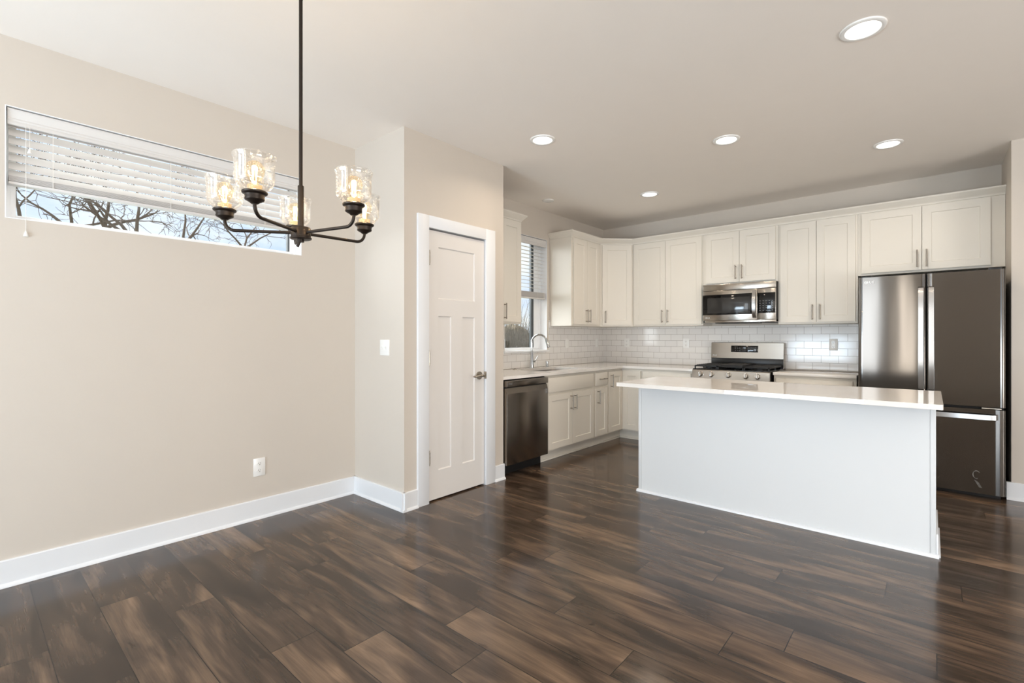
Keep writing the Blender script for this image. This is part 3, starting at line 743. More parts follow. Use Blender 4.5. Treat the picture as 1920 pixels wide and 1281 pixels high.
for a, b_ in ((0.690, LT), (0.41, 0.664), (0.122, 0.384)): door(c, BB, -2.585, -2.012, a, b_, ('h', -2.30, (a + b_) / 2), 'drawer', a > 0.6)
c = base_cab('white drawer base cabinet between range and refrigerator', BB, -1.188, -0.513)
for a, b_ in ((0.690, LT), (0.41, 0.664), (0.122, 0.384)): door(c, BB, -1.165, -0.540, a, b_, ('h', -0.85, (a + b_) / 2), 'drawer', a > 0.6)

# countertops
def rrect(x0, x1, y0, y1, r, n=6):
    P = []
    for cx, cy, a0 in ((x1 - r, y1 - r, 0), (x0 + r, y1 - r, PI / 2), (x0 + r, y0 + r, PI), (x1 - r, y0 + r, 1.5 * PI)):
        for k in range(n + 1): a = a0 + k / n * PI / 2; P.append((cx + r * math.cos(a), cy + r * math.sin(a)))
    return P
SK = (-3.365, -2.975, 3.905, 4.605)
m = MB(); m.poly_prism([(XL + 0.001, YPE + 0.002), (-2.838, YPE + 0.002), (-2.838, 5.322), (-1.987, 5.322), (-1.987, YB - 0.001), (XL + 0.001, YB - 0.001)], CB, CT, rrect(*SK, 0.07))
tag(obj('countertop', m, 'quartz', smooth=False), 'white L-shaped quartz countertop holding the sink', 'countertop')
m = MB(); m.box(-1.190, -0.510, 5.322, YB - 0.001, CB, CT, 0.002); tag(obj('countertop', m, 'quartz'), 'short white quartz countertop between range and refrigerator', 'countertop')

# sink
c = thing('kitchen_sink', 'undermount stainless sink sunk in the countertop below the window', 'sink', ((SK[0] + SK[1]) / 2, (SK[2] + SK[3]) / 2, 0.65))
def sink_bowl():
    t = bmesh.new(); rings = []
    for ins, z, r in ((-0.018, CB - 0.0006, 0.08), (0.0, CB - 0.0006, 0.07), (0.004, CB - 0.02, 0.07), (0.010, 0.68, 0.07), (0.03, 0.662, 0.06), (0.12, 0.658, 0.05)):
        rings.append([t.verts.new((p[0], p[1], z)) for p in rrect(SK[0] + ins, SK[1] - ins, SK[2] + ins, SK[3] - ins, r)])
    q = len(rings[0])
    for A, B in zip(rings, rings[1:]):
        for k in range(q): t.faces.new((A[k], A[(k + 1) % q], B[(k + 1) % q], B[k]))
    t.faces.new(rings[-1]); return t
m = MB(); m.add(sink_bowl()); obj('bowl', m, 'sink_steel', c)
m = MB(); m.lathe([(0, 0.006), (0.03, 0.006), (0.042, 0.004), (0.045, 0.0)], ((SK[0] + SK[1]) / 2, (SK[2] + SK[3]) / 2, 0.6584), 24); obj('drain', m, 'chrome', c)

# faucet
fx, fy = -3.400, 4.256
c = thing('kitchen_faucet', 'tall chrome gooseneck faucet standing behind the sink', 'faucet', (fx, fy, CT))
m = MB(); m.lathe([(0, 0), (0.027, 0), (0.027, 0.004), (0.023, 0.008), (0.021, 0.05), (0.0165, 0.14), (0.013, 0.20), (0, 0.20)], (fx, fy, CT), 28); obj('faucet_body', m, 'chrome', c)
pts = [(fx, fy, CT + 0.17), (fx, fy, CT + 0.27)]
dx, dy = math.cos(0.35), math.sin(0.35)
for k in range(1, 15):
    a = PI - k / 14 * (PI * 0.93); R = 0.088
    pts.append((fx + dx * (R + R * math.cos(a)), fy + dy * (R + R * math.cos(a)), CT + 0.287 + R * math.sin(a)))
m = MB(); m.tube(pts, 0.0115, 16); obj('spout', m, 'chrome', c)
e0, e1 = Vector(pts[-1]), Vector(pts[-1]) - Vector(pts[-2]); e1.normalize()
m = MB(); m.tube([e0 - e1 * 0.03, e0 + e1 * 0.005, e0 + e1 * 0.055, e0 + e1 * 0.075], [0.0125, 0.015, 0.0195, 0.019], 18); sp = obj('spray_head', m, 'chrome', c)
m = MB(); m.tube([e0 + e1 * 0.0745, e0 + e1 * 0.0765], 0.0165, 18); obj('nozzle', m, 'plastic_black', sp)
m = MB(); m.tube([(fx, fy, CT + 0.075), (fx + 0.012, fy + 0.040, CT + 0.075)], 0.013, 14); m.tube([(fx + 0.012, fy + 0.036, CT + 0.076), (fx + 0.018, fy + 0.055, CT + 0.095), (fx + 0.030, fy + 0.075, CT + 0.135)], [0.009, 0.007, 0.0055], 12)
obj('lever', m, 'chrome', c)
m = MB(); m.lathe([(0, 0), (0.021, 0), (0.021, 0.006), (0.017, 0.009), (0.017, 0.048), (0.019, 0.050), (0.019, 0.064), (0.015, 0.068), (0, 0.068)], (-3.395, 4.535, CT), 24)
tag(obj('air_gap_cap', m, 'chrome'), 'small chrome cylinder on the counter right of the faucet', 'air gap')
m = MB(); m.lathe([(0, 0), (0.022, 0), (0.022, 0.003), (0.016, 0.006), (0.007, 0.007), (0.007, 0.013), (0, 0.013)], (-3.385, 3.945, CT), 24)
tag(obj('disposal_button', m, 'nickel'), 'small round metal button on the counter left of the faucet', 'button')

# ------------------------------------------------------------------ dishwasher
DF = F_LEFT(-2.800)
c = thing('dishwasher', 'dark stainless dishwasher between pantry wall and sink cabinet', 'dishwasher', (-2.80, 3.45, 0))
d0, d1 = 3.158, 3.758
m = MB(); m.box(d0 + 0.004, d1 + 0.02, 0.062, 0.57, 0.10, 0.857); obj('tub', m, 'matte_black', c, M=DF)
m = MB(); m.box(d0, d1, 0.0, 0.06, 0.112, 0.742, 0.004)
t = bmesh.new()
for k, (v_, z_) in enumerate(((0.0005, 0.7385), (0.018, 0.790), (0.060, 0.790), (0.060, 0.7385))):
    t.verts.new((d0, v_, z_)); t.verts.new((d1, v_, z_))
t.verts.ensure_lookup_table(); vv = t.verts
for k in range(4): j = (k + 1) % 4; t.faces.new((vv[2 * k], vv[2 * k + 1], vv[2 * j + 1], vv[2 * j]))
t.faces.new([vv[2 * k] for k in range(4)]); t.faces.new([vv[2 * k + 1] for k in range(4)]); m.add(t)
dd = obj('door', m, 'dish_steel', c, M=DF)
m = MB(); m.box(d0, d1, -0.002, 0.06, 0.800, 0.853, 0.004); cp = obj('control_panel', m, 'dish_steel', c, M=DF)
m = MB(); m.box(d0 + 0.002, d1 - 0.002, 0.022, 0.061, 0.789, 0.802); obj('handle_recess', m, 'matte_black', c, M=DF)
m = MB(); m.box(d0 + 0.01, d1 + 0.028, 0.115, 0.13, 0.0, 0.105); obj('kick_plate', m, 'matte_black', c, M=DF)
def ring_logo(parent, M, u, z, r, mat, txt=True):
    """round emblem with a stroke in it, then two letters, flat on plane v=0"""
    m = MB(); n = 28; t = bmesh.new()
    for k in range(n):
        a0, a1 = 2 * PI * k / n, 2 * PI * (k + 1) / n
        q = [(rr * math.cos(a), rr * math.sin(a)) for rr, a in ((r, a0), (r, a1), (r * 0.80, a1), (r * 0.80, a0))]
        t.faces.new([t.verts.new((u + x, -0.0006, z + y)) for x, y in q])
    bmesh.ops.remove_doubles(t, verts=t.verts, dist=1e-6)
    m.add(t)
    b = r * 0.12
    m.box(u - b, u + b, -0.0008, 0, z - r * 0.4, z + r * 0.45); m.box(u - b, u + r * 0.4, -0.0008, 0, z - r * 0.45, z - r * 0.25); m.box(u + r * 0.2, u + r * 0.8, -0.0008, 0, z - b, z + b)
    m.cyl((u - r * 0.38, 0, z + r * 0.28), (u - r * 0.38, -0.0008, z + r * 0.28), r * 0.13, 10)
    if txt:
        h = r * 0.8; k = r * 0.28; x = u + r * 1.6
        m.box(x, x + k, -0.0008, 0, z - h, z + h); m.box(x, x + r * 1.0, -0.0008, 0, z - h, z - h + k)                 # L
        x += r * 1.45; w = r * 1.15                                                                                    # G
        m.box(x, x + k, -0.0008, 0, z - h, z + h); m.box(x, x + w, -0.0008, 0, z + h - k, z + h); m.box(x, x + w, -0.0008, 0, z - h, z - h + k)
        m.box(x + w - k, x + w, -0.0008, 0, z - h, z + k / 2); m.box(x + w * 0.5, x + w, -0.0008, 0, z - k / 2, z + k / 2)
    return obj('logo', m, mat, parent, smooth=False, M=M)
ring_logo(cp, DF @ Matrix.Translation((0, -0.0021, 0)), d0 + 0.032, 0.828, 0.0085, 'logo_grey')
m = MB()
for k in range(5): m.box(d1 - 0.043, d1 - 0.010, -0.0008, 0, 0.704 + k * 0.0105, 0.7055 + k * 0.0105)
m.box(d1 - 0.045, d1 - 0.0435, -0.0008, 0, 0.701, 0.750); m.box(d1 - 0.010, d1 - 0.0085, -0.0008, 0, 0.701, 0.750)
m.box(d1 - 0.036, d1 - 0.018, -0.0008, 0, 0.729, 0.744); m.box(d1 - 0.036, d1 - 0.018, -0.0008, 0, 0.707, 0.722)
obj('badge', m, 'logo_grey', dd, smooth=False, M=DF)

# ------------------------------------------------------------------ range
RF = F_BACK(5.262); r0, r1 = -1.972, -1.206
c = thing('gas_range', 'stainless gas range with five front knobs against the back wall', 'stove', ((r0 + r1) / 2, 5.262, 0))
m = MB(); m.box(r0 + 0.004, r1 - 0.001, 0.045, 0.640, 0.02, 0.884); obj('range_body', m, 'plastic_black', c, M=RF)
m = MB(); m.box(r0 + 0.002, r1 - 0.002, 0.0, 0.044, 0.215, 0.770, 0.004); od = obj('oven_door', m, 'range_steel', c, M=RF)
m = MB(); m.box(r0 + 0.10, r1 - 0.10, -0.002, 0.01, 0.32, 0.64, 0.004); obj('oven_window', m, 'gloss_black', od, M=RF)
m = MB(); m.cyl((r0 + 0.05, -0.045, 0.715), (r1 - 0.05, -0.045, 0.715), 0.012, 16)
for u in (r0 + 0.08, r1 - 0.08): m.cyl((u, -0.045, 0.715), (u, 0.002, 0.715), 0.009, 12)
obj('handle', m, 'handle_steel', od, M=RF)
m = MB(); m.box(r0 + 0.002, r1 - 0.002, 0.004, 0.044, 0.045, 0.208, 0.004); obj('storage_drawer', m, 'range_steel', c, M=RF)
t = bmesh.new(); prof = [(0.0, 0.778), (0.0, 0.800), (0.014, 0.884), (0.022, 0.8905), (0.060, 0.8905), (0.060, 0.778)]
A = [t.verts.new((r0, v_, z_)) for v_, z_ in prof]; B = [t.verts.new((r1 - 0.0, v_, z_)) for v_, z_ in prof]
for k in range(6): j = (k + 1) % 6; t.faces.new((A[k], A[j], B[j], B[k]))
t.faces.new(A[::-1]); t.faces.new(B); m = MB(); m.add(t); cp = obj('control_panel', m, 'range_steel', c, M=RF)
tiltM = Matrix.Rotation(-math.atan2(0.014, 0.084), 4, 'X')
for u in (-1.883, -1.769, -1.598, -1.428, -1.318):
    KM = RF @ Matrix.Translation((u, 0.0072, 0.843)) @ tiltM
    m = MB(); Rx = Matrix.Rotation(PI / 2, 4, 'X')
    m.lathe([(0.0, 0), (0.029, 0), (0.029, 0.006), (0.0255, 0.008), (0.0245, 0.030), (0.023, 0.032), (0, 0.032)], (0, 0, 0), 28, M=Rx)
    kn = obj('knob', m, 'range_steel', c, M=KM)
    m = MB(); m.box(-0.0062, 0.0062, -0.044, -0.0315, -0.0235, 0.0235, 0.002); obj('knob_grip', m, 'handle_steel', kn, M=KM)
m = MB(); m.box(r0 + 0.002, r1 - 0.002, 0.0225, 0.615, 0.885, 0.900, 0.003); ck = obj('cooktop', m, 'gloss_black', c, M=RF)
for u, v_, rr in ((-1.84, 0.17, 0.045), (-1.84, 0.44, 0.035), (-1.589, 0.30, 0.05), (-1.337, 0.17, 0.05), (-1.337, 0.44, 0.032)):
    m = MB(); m.lathe([(rr + 0.012, 0), (rr + 0.012, 0.006), (rr, 0.007), (rr, 0.014), (rr - 0.008, 0.016), (0, 0.016)], (u, v_, 0.9002), 24); obj('burner', m, 'cast_iron', ck, M=RF)
def grate(u0, u1, v0, v1, griddle=False):
    m = MB(); z0, z1 = 0.921, 0.936; w = 0.012
    for a, b_, cc, d in ((u0, u1, v0, v0 + w), (u0, u1, v1 - w, v1), (u0, u0 + w, v0, v1), (u1 - w, u1, v0, v1)): m.box(a, b_, cc, d, z0, z1, 0.002)
    for uu in (u0, u1 - w):
        for vv_ in (v0, v1 - w, (v0 + v1) / 2): m.box(uu, uu + w, vv_, vv_ + w, 0.8995, z0 + 0.003)
    if griddle: m.box(u0 + 0.015, u1 - 0.015, v0 + 0.04, v1 - 0.04, z1 - 0.004, z1 + 0.012, 0.004)
    else:
        um = (u0 + u1) / 2
        m.box(um - w / 2, um + w / 2, v0, v1, z0 + 0.002, z1 + 0.004, 0.002)
        for k in range(1, 8): vv_ = v0 + (v1 - v0) * k / 8; m.box(u0 + 0.002, u1 - 0.002, vv_ - 0.005, vv_ + 0.005, z0 + 0.003, z1 + 0.005, 0.002)
    obj('grate', m, 'cast_iron', c, M=RF)
grate(r0 + 0.012, -1.722, 0.045, 0.570); grate(-1.718, -1.460, 0.045, 0.570, True); grate(-1.456, r1 - 0.012, 0.045, 0.570)
# backguard
t = bmesh.new(); prof = [(0.612, 0.895), (0.612, 0.990), (0.600, 1.000), (0.616, 1.174), (0.626, 1.180), (0.660, 1.180), (0.672, 1.168), (0.672, 0.895)]
A = [t.verts.new((r0 + 0.002, v_, z_)) for v_, z_ in prof]; B = [t.verts.new((r1 - 0.002, v_, z_)) for v_, z_ in prof]
for k in range(8): j = (k + 1) % 8; t.faces.new((A[k], A[j], B[j], B[k]))
t.faces.new(A[::-1]); t.faces.new(B); m = MB(); m.add(t); bgd = obj('backguard', m, 'range_steel', c, M=RF)
m = MB(); m.box(r0 + 0.004, r1 - 0.004, 0.598, 0.6118, 0.9005, 0.998, 0.003); obj('rear_vent', m, 'plastic_black', c, M=RF)
BGM = RF @ Matrix.Translation((0, 0.6013, 1.0)) @ Matrix.Rotation(-math.atan2(0.016, 0.174), 4, 'X')
m = MB(); m.box(-1.748, -1.461, -0.003, 0.002, 0.070, 0.144, 0.0015); dsp = obj('display', m, 'gloss_black', bgd, M=BGM)
m = MB()
rn = random.Random(2)
for u in (-1.700, -1.676, -1.655):
    for z in (0.088, 0.108, 0.124): m.box(u - 0.006, u + 0.006, -0.0036, -0.0029, z, z + 0.003)
for u in (-1.565, -1.545, -1.525, -1.505, -1.485):
    for z in (0.090, 0.106, 0.122): m.box(u - 0.004, u + 0.004, -0.0036, -0.0029, z, z + 0.004)
imprint(dsp, m, 'logo_grey', BGM)
m = MB()                                                                     # clock reading 1:43-like bars
def seg7(u, z, on, s=0.006):
    k = 0.0016
    S = {'a': (0, s, 2 * s - k, 2 * s), 'b': (s - k, s, s, 2 * s), 'c': (s - k, s, 0, s), 'd': (0, s, 0, k), 'e': (0, k, 0, s), 'f': (0, k, s, 2 * s), 'g': (0, s, s - k / 2, s + k / 2)}
    for q in on: a, b_, cc, d = S[q]; m.box(u + a, u + b_, -0.0036, -0.0029, z + cc, z + d)
seg7(-1.622, 0.112, 'bc'); seg7(-1.610, 0.112, 'bcfg'); seg7(-1.600, 0.112, 'abcdefg')
imprint(dsp, m, 'display_digits', BGM)
ring_logo(bgd, BGM @ Matrix.Translation((0, -0.0012, 0)), r0 + 0.028, 0.030, 0.0085, 'logo_white')
m = MB(); m.box(r1 - 0.07, r1 - 0.03, -0.0012, 0, 0.020, 0.024); obj('model_mark', m, 'logo_grey', bgd, smooth=False, M=BGM)

# ------------------------------------------------------------------ microwave
MF = F_BACK(5.560); m0, m1 = -1.962, -1.2165
c = thing('microwave', 'stainless over-the-range microwave with dark glass door', 'microwave', ((m0 + m1) / 2, 5.56, 1.40))
m = MB(); m.box(m0, m1 + 0.0, 0.032, 0.395, 1.403, 1.8265, 0.002); obj('microwave_body', m, 'plastic_black', c, M=MF)
m = MB(); m.box(m0, m1, 0.0, 0.031, 1.757, 1.826, 0.004); obj('vent_panel', m, 'range_steel', c, M=MF)
m = MB(); m.box(m0, -1.394, 0.0, 0.031, 1.425, 1.7545, 0.004); dr = obj('door', m, 'range_steel', c, M=MF)
m = MB(); m.box(m0 + 0.001, -1.4345, -0.002, 0.004, 1.487, 1.712, 0.001); wn = obj('door_window', m, 'gloss_black', dr, M=MF)
m = MB(); m.box(m0 + 0.054, -1.463, -0.0028, -0.0005, 1.506, 1.676, 0.0005); obj('window_mesh', m, 'mw_screen', wn, M=MF)
m = MB()
pts = [(-1.418, -0.004, 1.745), (-1.418, -0.026, 1.715), (-1.418, -0.040, 1.66), (-1.418, -0.044, 1.595), (-1.418, -0.040, 1.53), (-1.418, -0.026, 1.475), (-1.418, -0.004, 1.445)]
t = bmesh.new(); R_ = []
for i, p in enumerate(pts):
    R_.append([t.verts.new((p[0] + a, p[1] + b_, p[2])) for a, b_ in ((-0.020, 0.0), (-0.016, -0.008), (0.016, -0.008), (0.020, 0.0), (0.016, 0.006), (-0.016, 0.006))])
for A, B in zip(R_, R_[1:]):
    for k in range(6): t.faces.new((A[k], A[(k + 1) % 6], B[(k + 1) % 6], B[k]))
t.faces.new(R_[0]); t.faces.new(R_[-1][::-1]); m.add(t); obj('handle', m, 'handle_steel', dr, M=MF)
m = MB(); m.box(-1.392, m1, 0.0, 0.031, 1.425, 1.7545, 0.004); cp = obj('control_panel', m, 'range_steel', c, M=MF)
m = MB(); m.box(-1.389, m1 - 0.004, -0.0025, 0.004, 1.494, 1.708, 0.001); kp = obj('keypad', m, 'gloss_black', cp, M=MF)
m = MB()
for u in (-1.365, -1.335, -1.305, -1.275, -1.248):
    for z in (1.52, 1.545, 1.57, 1.595, 1.62): m.box(u - 0.005, u + 0.005, -0.0031, -0.0024, z, z + 0.004)
imprint(kp, m, 'logo_grey', MF)
m = MB(); m.box(m0 + 0.12, m1 - 0.2, 0.05, 0.30, 1.394, 1.4035, 0.003); m.box(m1 - 0.16, m1 - 0.03, 0.05, 0.30, 1.397, 1.4035, 0.002); obj('bottom_grille', m, 'slot_dark', c, M=MF)
m = MB(); m.box(m0 + 0.02, m1, 0.012, 0.36, 1.4022, 1.426, 0.002); obj('bottom_lip', m, 'range_steel', c, M=MF)
ring_logo(dr, MF @ Matrix.Translation((0, -0.0002, 0)), m0 + 0.040, 1.456, 0.0095, 'logo_white')

# ------------------------------------------------------------------ refrigerator
GF = F_BACK(5.170); g0, g1 = -0.484, 0.420
c = thing('refrigerator', 'stainless french-door refrigerator with bottom freezer drawer', 'refrigerator', ((g0 + g1) / 2, 5.17, 0))
m = MB(); m.box(g0 + 0.006, g1 - 0.006, 0.075, 0.760, 0.035, 1.745, 0.004); m.box(g0 + 0.02, g1 - 0.02, 0.078, 0.70, 0.0, 0.036); obj('fridge_body', m, 'plastic_black', c, M=GF)
gm = -0.031
def fdoor(name, u0, u1, z0, z1):
    """door skin gently crowned across its width with rounded vertical edges"""
    t = bmesh.new(); n = 14; F, Bk = [], []
    us = [u0 + (u1 - u0) * k / n for k in range(n + 1)]; us = [u0, u0 + 0.004, u0 + 0.012] + us[1:-1] + [u1 - 0.012, u1 - 0.004, u1]
    for u in us:
        e = min(u - u0, u1 - u); v_ = 0.010 * (1 - min(1, e / 0.012)) ** 2
        F.append((t.verts.new((u, v_, z0)), t.verts.new((u, v_, z1)))); Bk.append((t.verts.new((u, 0.070, z0)), t.verts.new((u, 0.070, z1))))
    for A in (F, Bk):
        for p, q in zip(A, A[1:]): t.faces.new((p[0], q[0], q[1], p[1]))
    for k in (0, 1):
        for (p, q, r_, s_) in zip(F, F[1:], Bk, Bk[1:]): t.faces.new((p[k], q[k], s_[k], r_[k]))
    for i in (0, -1): t.faces.new((F[i][0], F[i][1], Bk[i][1], Bk[i][0]))
    m = MB(); m.add(t); return obj(name, m, 'fridge_steel', c, M=GF)
dl = fdoor('left_door', g0, gm - 0.003, 0.706, 1.756)
dr = fdoor('right_door', gm + 0.003, g1, 0.706, 1.756)
dz = fdoor('freezer_drawer', g0, g1, 0.036, 0.686)
def fhandle(par, pts, wdir, wd_, th):
    t = bmesh.new(); R_ = []
    for p in pts:
        p = Vector(p); w = Vector(wdir) * wd_ / 2
        R_.append([t.verts.new(p + a) for a in (-w, -w * 0.9 + Vector((0, -th * 0.5, 0)), w * 0.9 + Vector((0, -th * 0.5, 0)), w, w * 0.9 + Vector((0, th * 0.5, 0)), -w * 0.9 + Vector((0, th * 0.5, 0)))])
    for A, B in zip(R_, R_[1:]):
        for k in range(6): t.faces.new((A[k], A[(k + 1) % 6], B[(k + 1) % 6], B[k]))
    t.faces.new(R_[0]); t.faces.new(R_[-1][::-1]); m = MB(); m.add(t); return obj('handle', m, 'handle_steel', par, M=GF)
for par, u in ((dl, -0.066), (dr, -0.002)):
    fhandle(par, [(u, -0.004, 1.652), (u, -0.040, 1.640), (u, -0.052, 1.60), (u, -0.058, 1.45), (u, -0.058, 1.05), (u, -0.052, 0.86), (u, -0.040, 0.82), (u, -0.004, 0.81)], (1, 0, 0), 0.036, 0.014)
fhandle(dz, [(g0 + 0.04, -0.004, 0.631), (g0 + 0.055, -0.040, 0.631), (g0 + 0.09, -0.052, 0.631), (-0.03, -0.056, 0.631), (g1 - 0.09, -0.052, 0.631), (g1 - 0.055, -0.040, 0.631), (g1 - 0.04, -0.004, 0.631)], (0, 0, 1), 0.040, 0.014)
m = MB(); m.box(g0 + 0.01, g1 - 0.01, 0.030, 0.080, 0.686, 0.706); m.box(gm - 0.004, gm + 0.004, 0.02, 0.08, 0.70, 1.75); obj('door_gasket', m, 'matte_black', c, M=GF)
for u in (g0 + 0.02, g1 - 0.09):
    m = MB(); m.box(u, u + 0.07, 0.015, 0.10, 1.7562, 1.772, 0.004); obj('hinge_cover', m, 'plastic_black', c, M=GF)
m = MB(); m.box(g1 - 0.13, g1 - 0.02, 0.012, 0.06, 0.6875, 0.6985, 0.002); obj('hinge', m, 'nickel', c, M=GF)
ring_logo(dl, GF, -0.428, 1.713, 0.013, 'logo_silver')
m = MB(); sw = []
for k in range(26): a = 0.6 + k / 25 * 4.4; sw.append((0.262 + 0.020 * math.cos(a), -0.0006, 0.178 + 0.030 * math.sin(a)))
m.tube(sw, [0.0010 + 0.0022 * abs(math.sin(k * 0.3)) for k in range(26)], 6)
for k in range(7): m.tube([(0.250 + 0.004 * k, -0.0005, 0.135 - 0.008 * k), (0.275 + 0.003 * k, -0.0005, 0.118 - 0.006 * k)], [0.0020, 0.0008], 6)
for v in m.bm.verts: v.co.y = -0.0003 + v.co.y * 0.05
imprint(dz, m, 'smear', GF)

# ------------------------------------------------------------------ island
i0, i1, iy0, iy1 = -1.785, 0.0187, 3.614, 4.140
c = thing('kitchen_island', 'long white paneled kitchen island in front of the range', 'island', ((i0 + i1) / 2, iy0, 0))
m = MB(); m.box(i0 + 0.003, i1 - 0.003, iy0 + 0.004, iy1, 0.0, CB - 0.0015); obj('island_body', m, 'island_paint', c)
m = MB(); m.box(i0 + 0.024, i1 - 0.026, iy0, iy0 + 0.006, 0.0, CB - 0.0015); obj('front_panel', m, 'island_paint', c)
for a, b_ in ((i0, i0 + 0.0225), (i1 - 0.0245, i1)):
    m = MB(); m.box(a, b_, iy0 - 0.0015, iy0 + 0.02, 0.0, CB - 0.0015, 0.0012); obj('corner_trim', m, 'island_paint', c)
m = MB()
prof = [(0.0, 0), (0.015, 0), (0.0145, 0.006), (0.012, 0.012), (0.007, 0.017), (0.0, 0.019)]
t = bmesh.new(); A = [t.verts.new((i0 - 0.013, iy0 - 0.001 - a, z)) for a, z in prof]; B = [t.verts.new((i1 + 0.013, iy0 - 0.001 - a, z)) for a, z in prof]
for k in range(6): j = (k + 1) % 6; t.faces.new((A[k], A[j], B[j], B[k]))
t.faces.new(A[::-1]); t.faces.new(B); m.add(t)
m.box(i0 - 0.013, i0 - 0.0005, iy0 - 0.001, iy1, 0, 0.019, 0.004); obj('shoe_molding', m, 'trim_paint', c)
m = MB(); m.box(i1 + 0.0003, i1 + 0.010, iy0 + 0.004, iy1, 0.0, 0.130, 0.002); m.box(i1 + 0.0003, i1 + 0.020, iy0 - 0.002, iy1, 0.0, 0.018, 0.004); obj('side_baseboard', m, 'trim_paint', c)
m = MB(); t = bmesh.new(); t.free(); m.poly_prism(rrect(-1.831, 0.046, 3.322, 4.165, 0.014), CB, CT)
o = tag(obj('island_countertop', m, 'quartz'), 'long white quartz slab on top of the kitchen island', 'countertop')
bv = o.modifiers.new('edge', 'BEVEL'); bv.width = 0.002; bv.segments = 2; bv.limit_method = 'ANGLE'; bv.angle_limit = math.radians(60)

# ------------------------------------------------------------------ ceiling fixtures
def downlight(x, y, label):
    r = thing('recessed_light', label, 'ceiling light', (x, y, ZC), 'recessed ceiling lights')
    m = MB(); m.lathe([(0.070, -0.002), (0.074, -0.008), (0.086, -0.010), (0.094, -0.006), (0.096, 0.0005), (0.070, 0.0005)], (x, y, ZC), 40); obj('trim_ring', m, 'plastic_white', r)
    m = MB(); m.lathe([(0, -0.0065), (0.066, -0.0060), (0.0735, -0.004), (0.0735, 0.0)], (x, y, ZC), 40); obj('lens', m, 'led_lens', r)
    l = bpy.data.lights.new('recessed_lamp', 'AREA'); l.shape = 'DISK'; l.size = 0.14; l.energy = LAMP['recessed']; l.color = (1.0, 0.84, 0.66); l.spread = math.radians(150)
    lo = bpy.data.objects.new('recessed_lamp', l); COL.objects.link(lo); lo.parent = r; lo.location = (0, 0, -0.012)
downlight(-0.253, 2.900, 'round recessed ceiling light nearest the camera, in front of the island')
downlight(-2.236, 2.930, 'round recessed ceiling light beside the pantry wall')
downlight(-1.179, 3.846, 'round recessed ceiling light above the middle of the island')
downlight(-0.256, 4.755, 'round recessed ceiling light in front of the refrigerator')
downlight(-2.236, 4.780, 'small-looking recessed ceiling light nearest the corner cabinets')
m = MB(); m.lathe([(0, -0.010), (0.050, -0.010), (0.062, -0.006), (0.064, 0.0005)], (-3.182, 4.273, ZC), 32)
tag(obj('ceiling_cover_disc', m, 'plastic_white'), 'flat white disc on the ceiling above the sink window', 'ceiling disc')

# ------------------------------------------------------------------ chandelier
HX, HY = -1.720, 0.818
AZ, RA, TH = 1.6165, 0.252, 5.29293
c = thing('chandelier', 'dark bronze five-arm chandelier with seeded glass shades', 'chandelier', (HX, HY, 1.60))
m = MB(); m.cyl((HX, HY, 1.78), (HX, HY, 2.46), 0.0064, 16); m.cyl((HX, HY, 2.4605), (HX, HY, ZC - 0.02), 0.0064, 16); m.lathe([(0, 0), (0.0071, 0), (0.0071, 0.005), (0, 0.005)], (HX, HY, 2.458), 16); obj('stem', m, 'bronze', c)
m = MB(); m.lathe([(0, 1.632), (0.0105, 1.632), (0.0105, 1.785), (0.0078, 1.788), (0, 1.788)], (HX, HY, 0), 24); obj('sleeve', m, 'bronze', c)
m = MB(); m.lathe([(0, 1.593), (0.034, 1.593), (0.037, 1.595), (0.037, 1.599), (0.034, 1.601), (0.034, 1.632), (0.031, 1.636), (0, 1.636)], (HX, HY, 0), 32); obj('hub', m, 'bronze', c)
m = MB(); m.cyl((HX, HY, 1.5935), (HX, HY, 1.583), 0.0115, 18); m.cyl((HX + 0.002, HY - 0.004, 1.586), (HX - 0.006, HY - 0.010, 1.566), 0.0050, 12); obj('finial', m, 'bronze', c)
m = MB(); m.lathe([(0, -0.028), (0.012, -0.028), (0.055, -0.020), (0.062, -0.004), (0.062, -0.0005), (0, -0.0005)], (HX, HY, ZC), 32); obj('canopy', m, 'bronze', c)
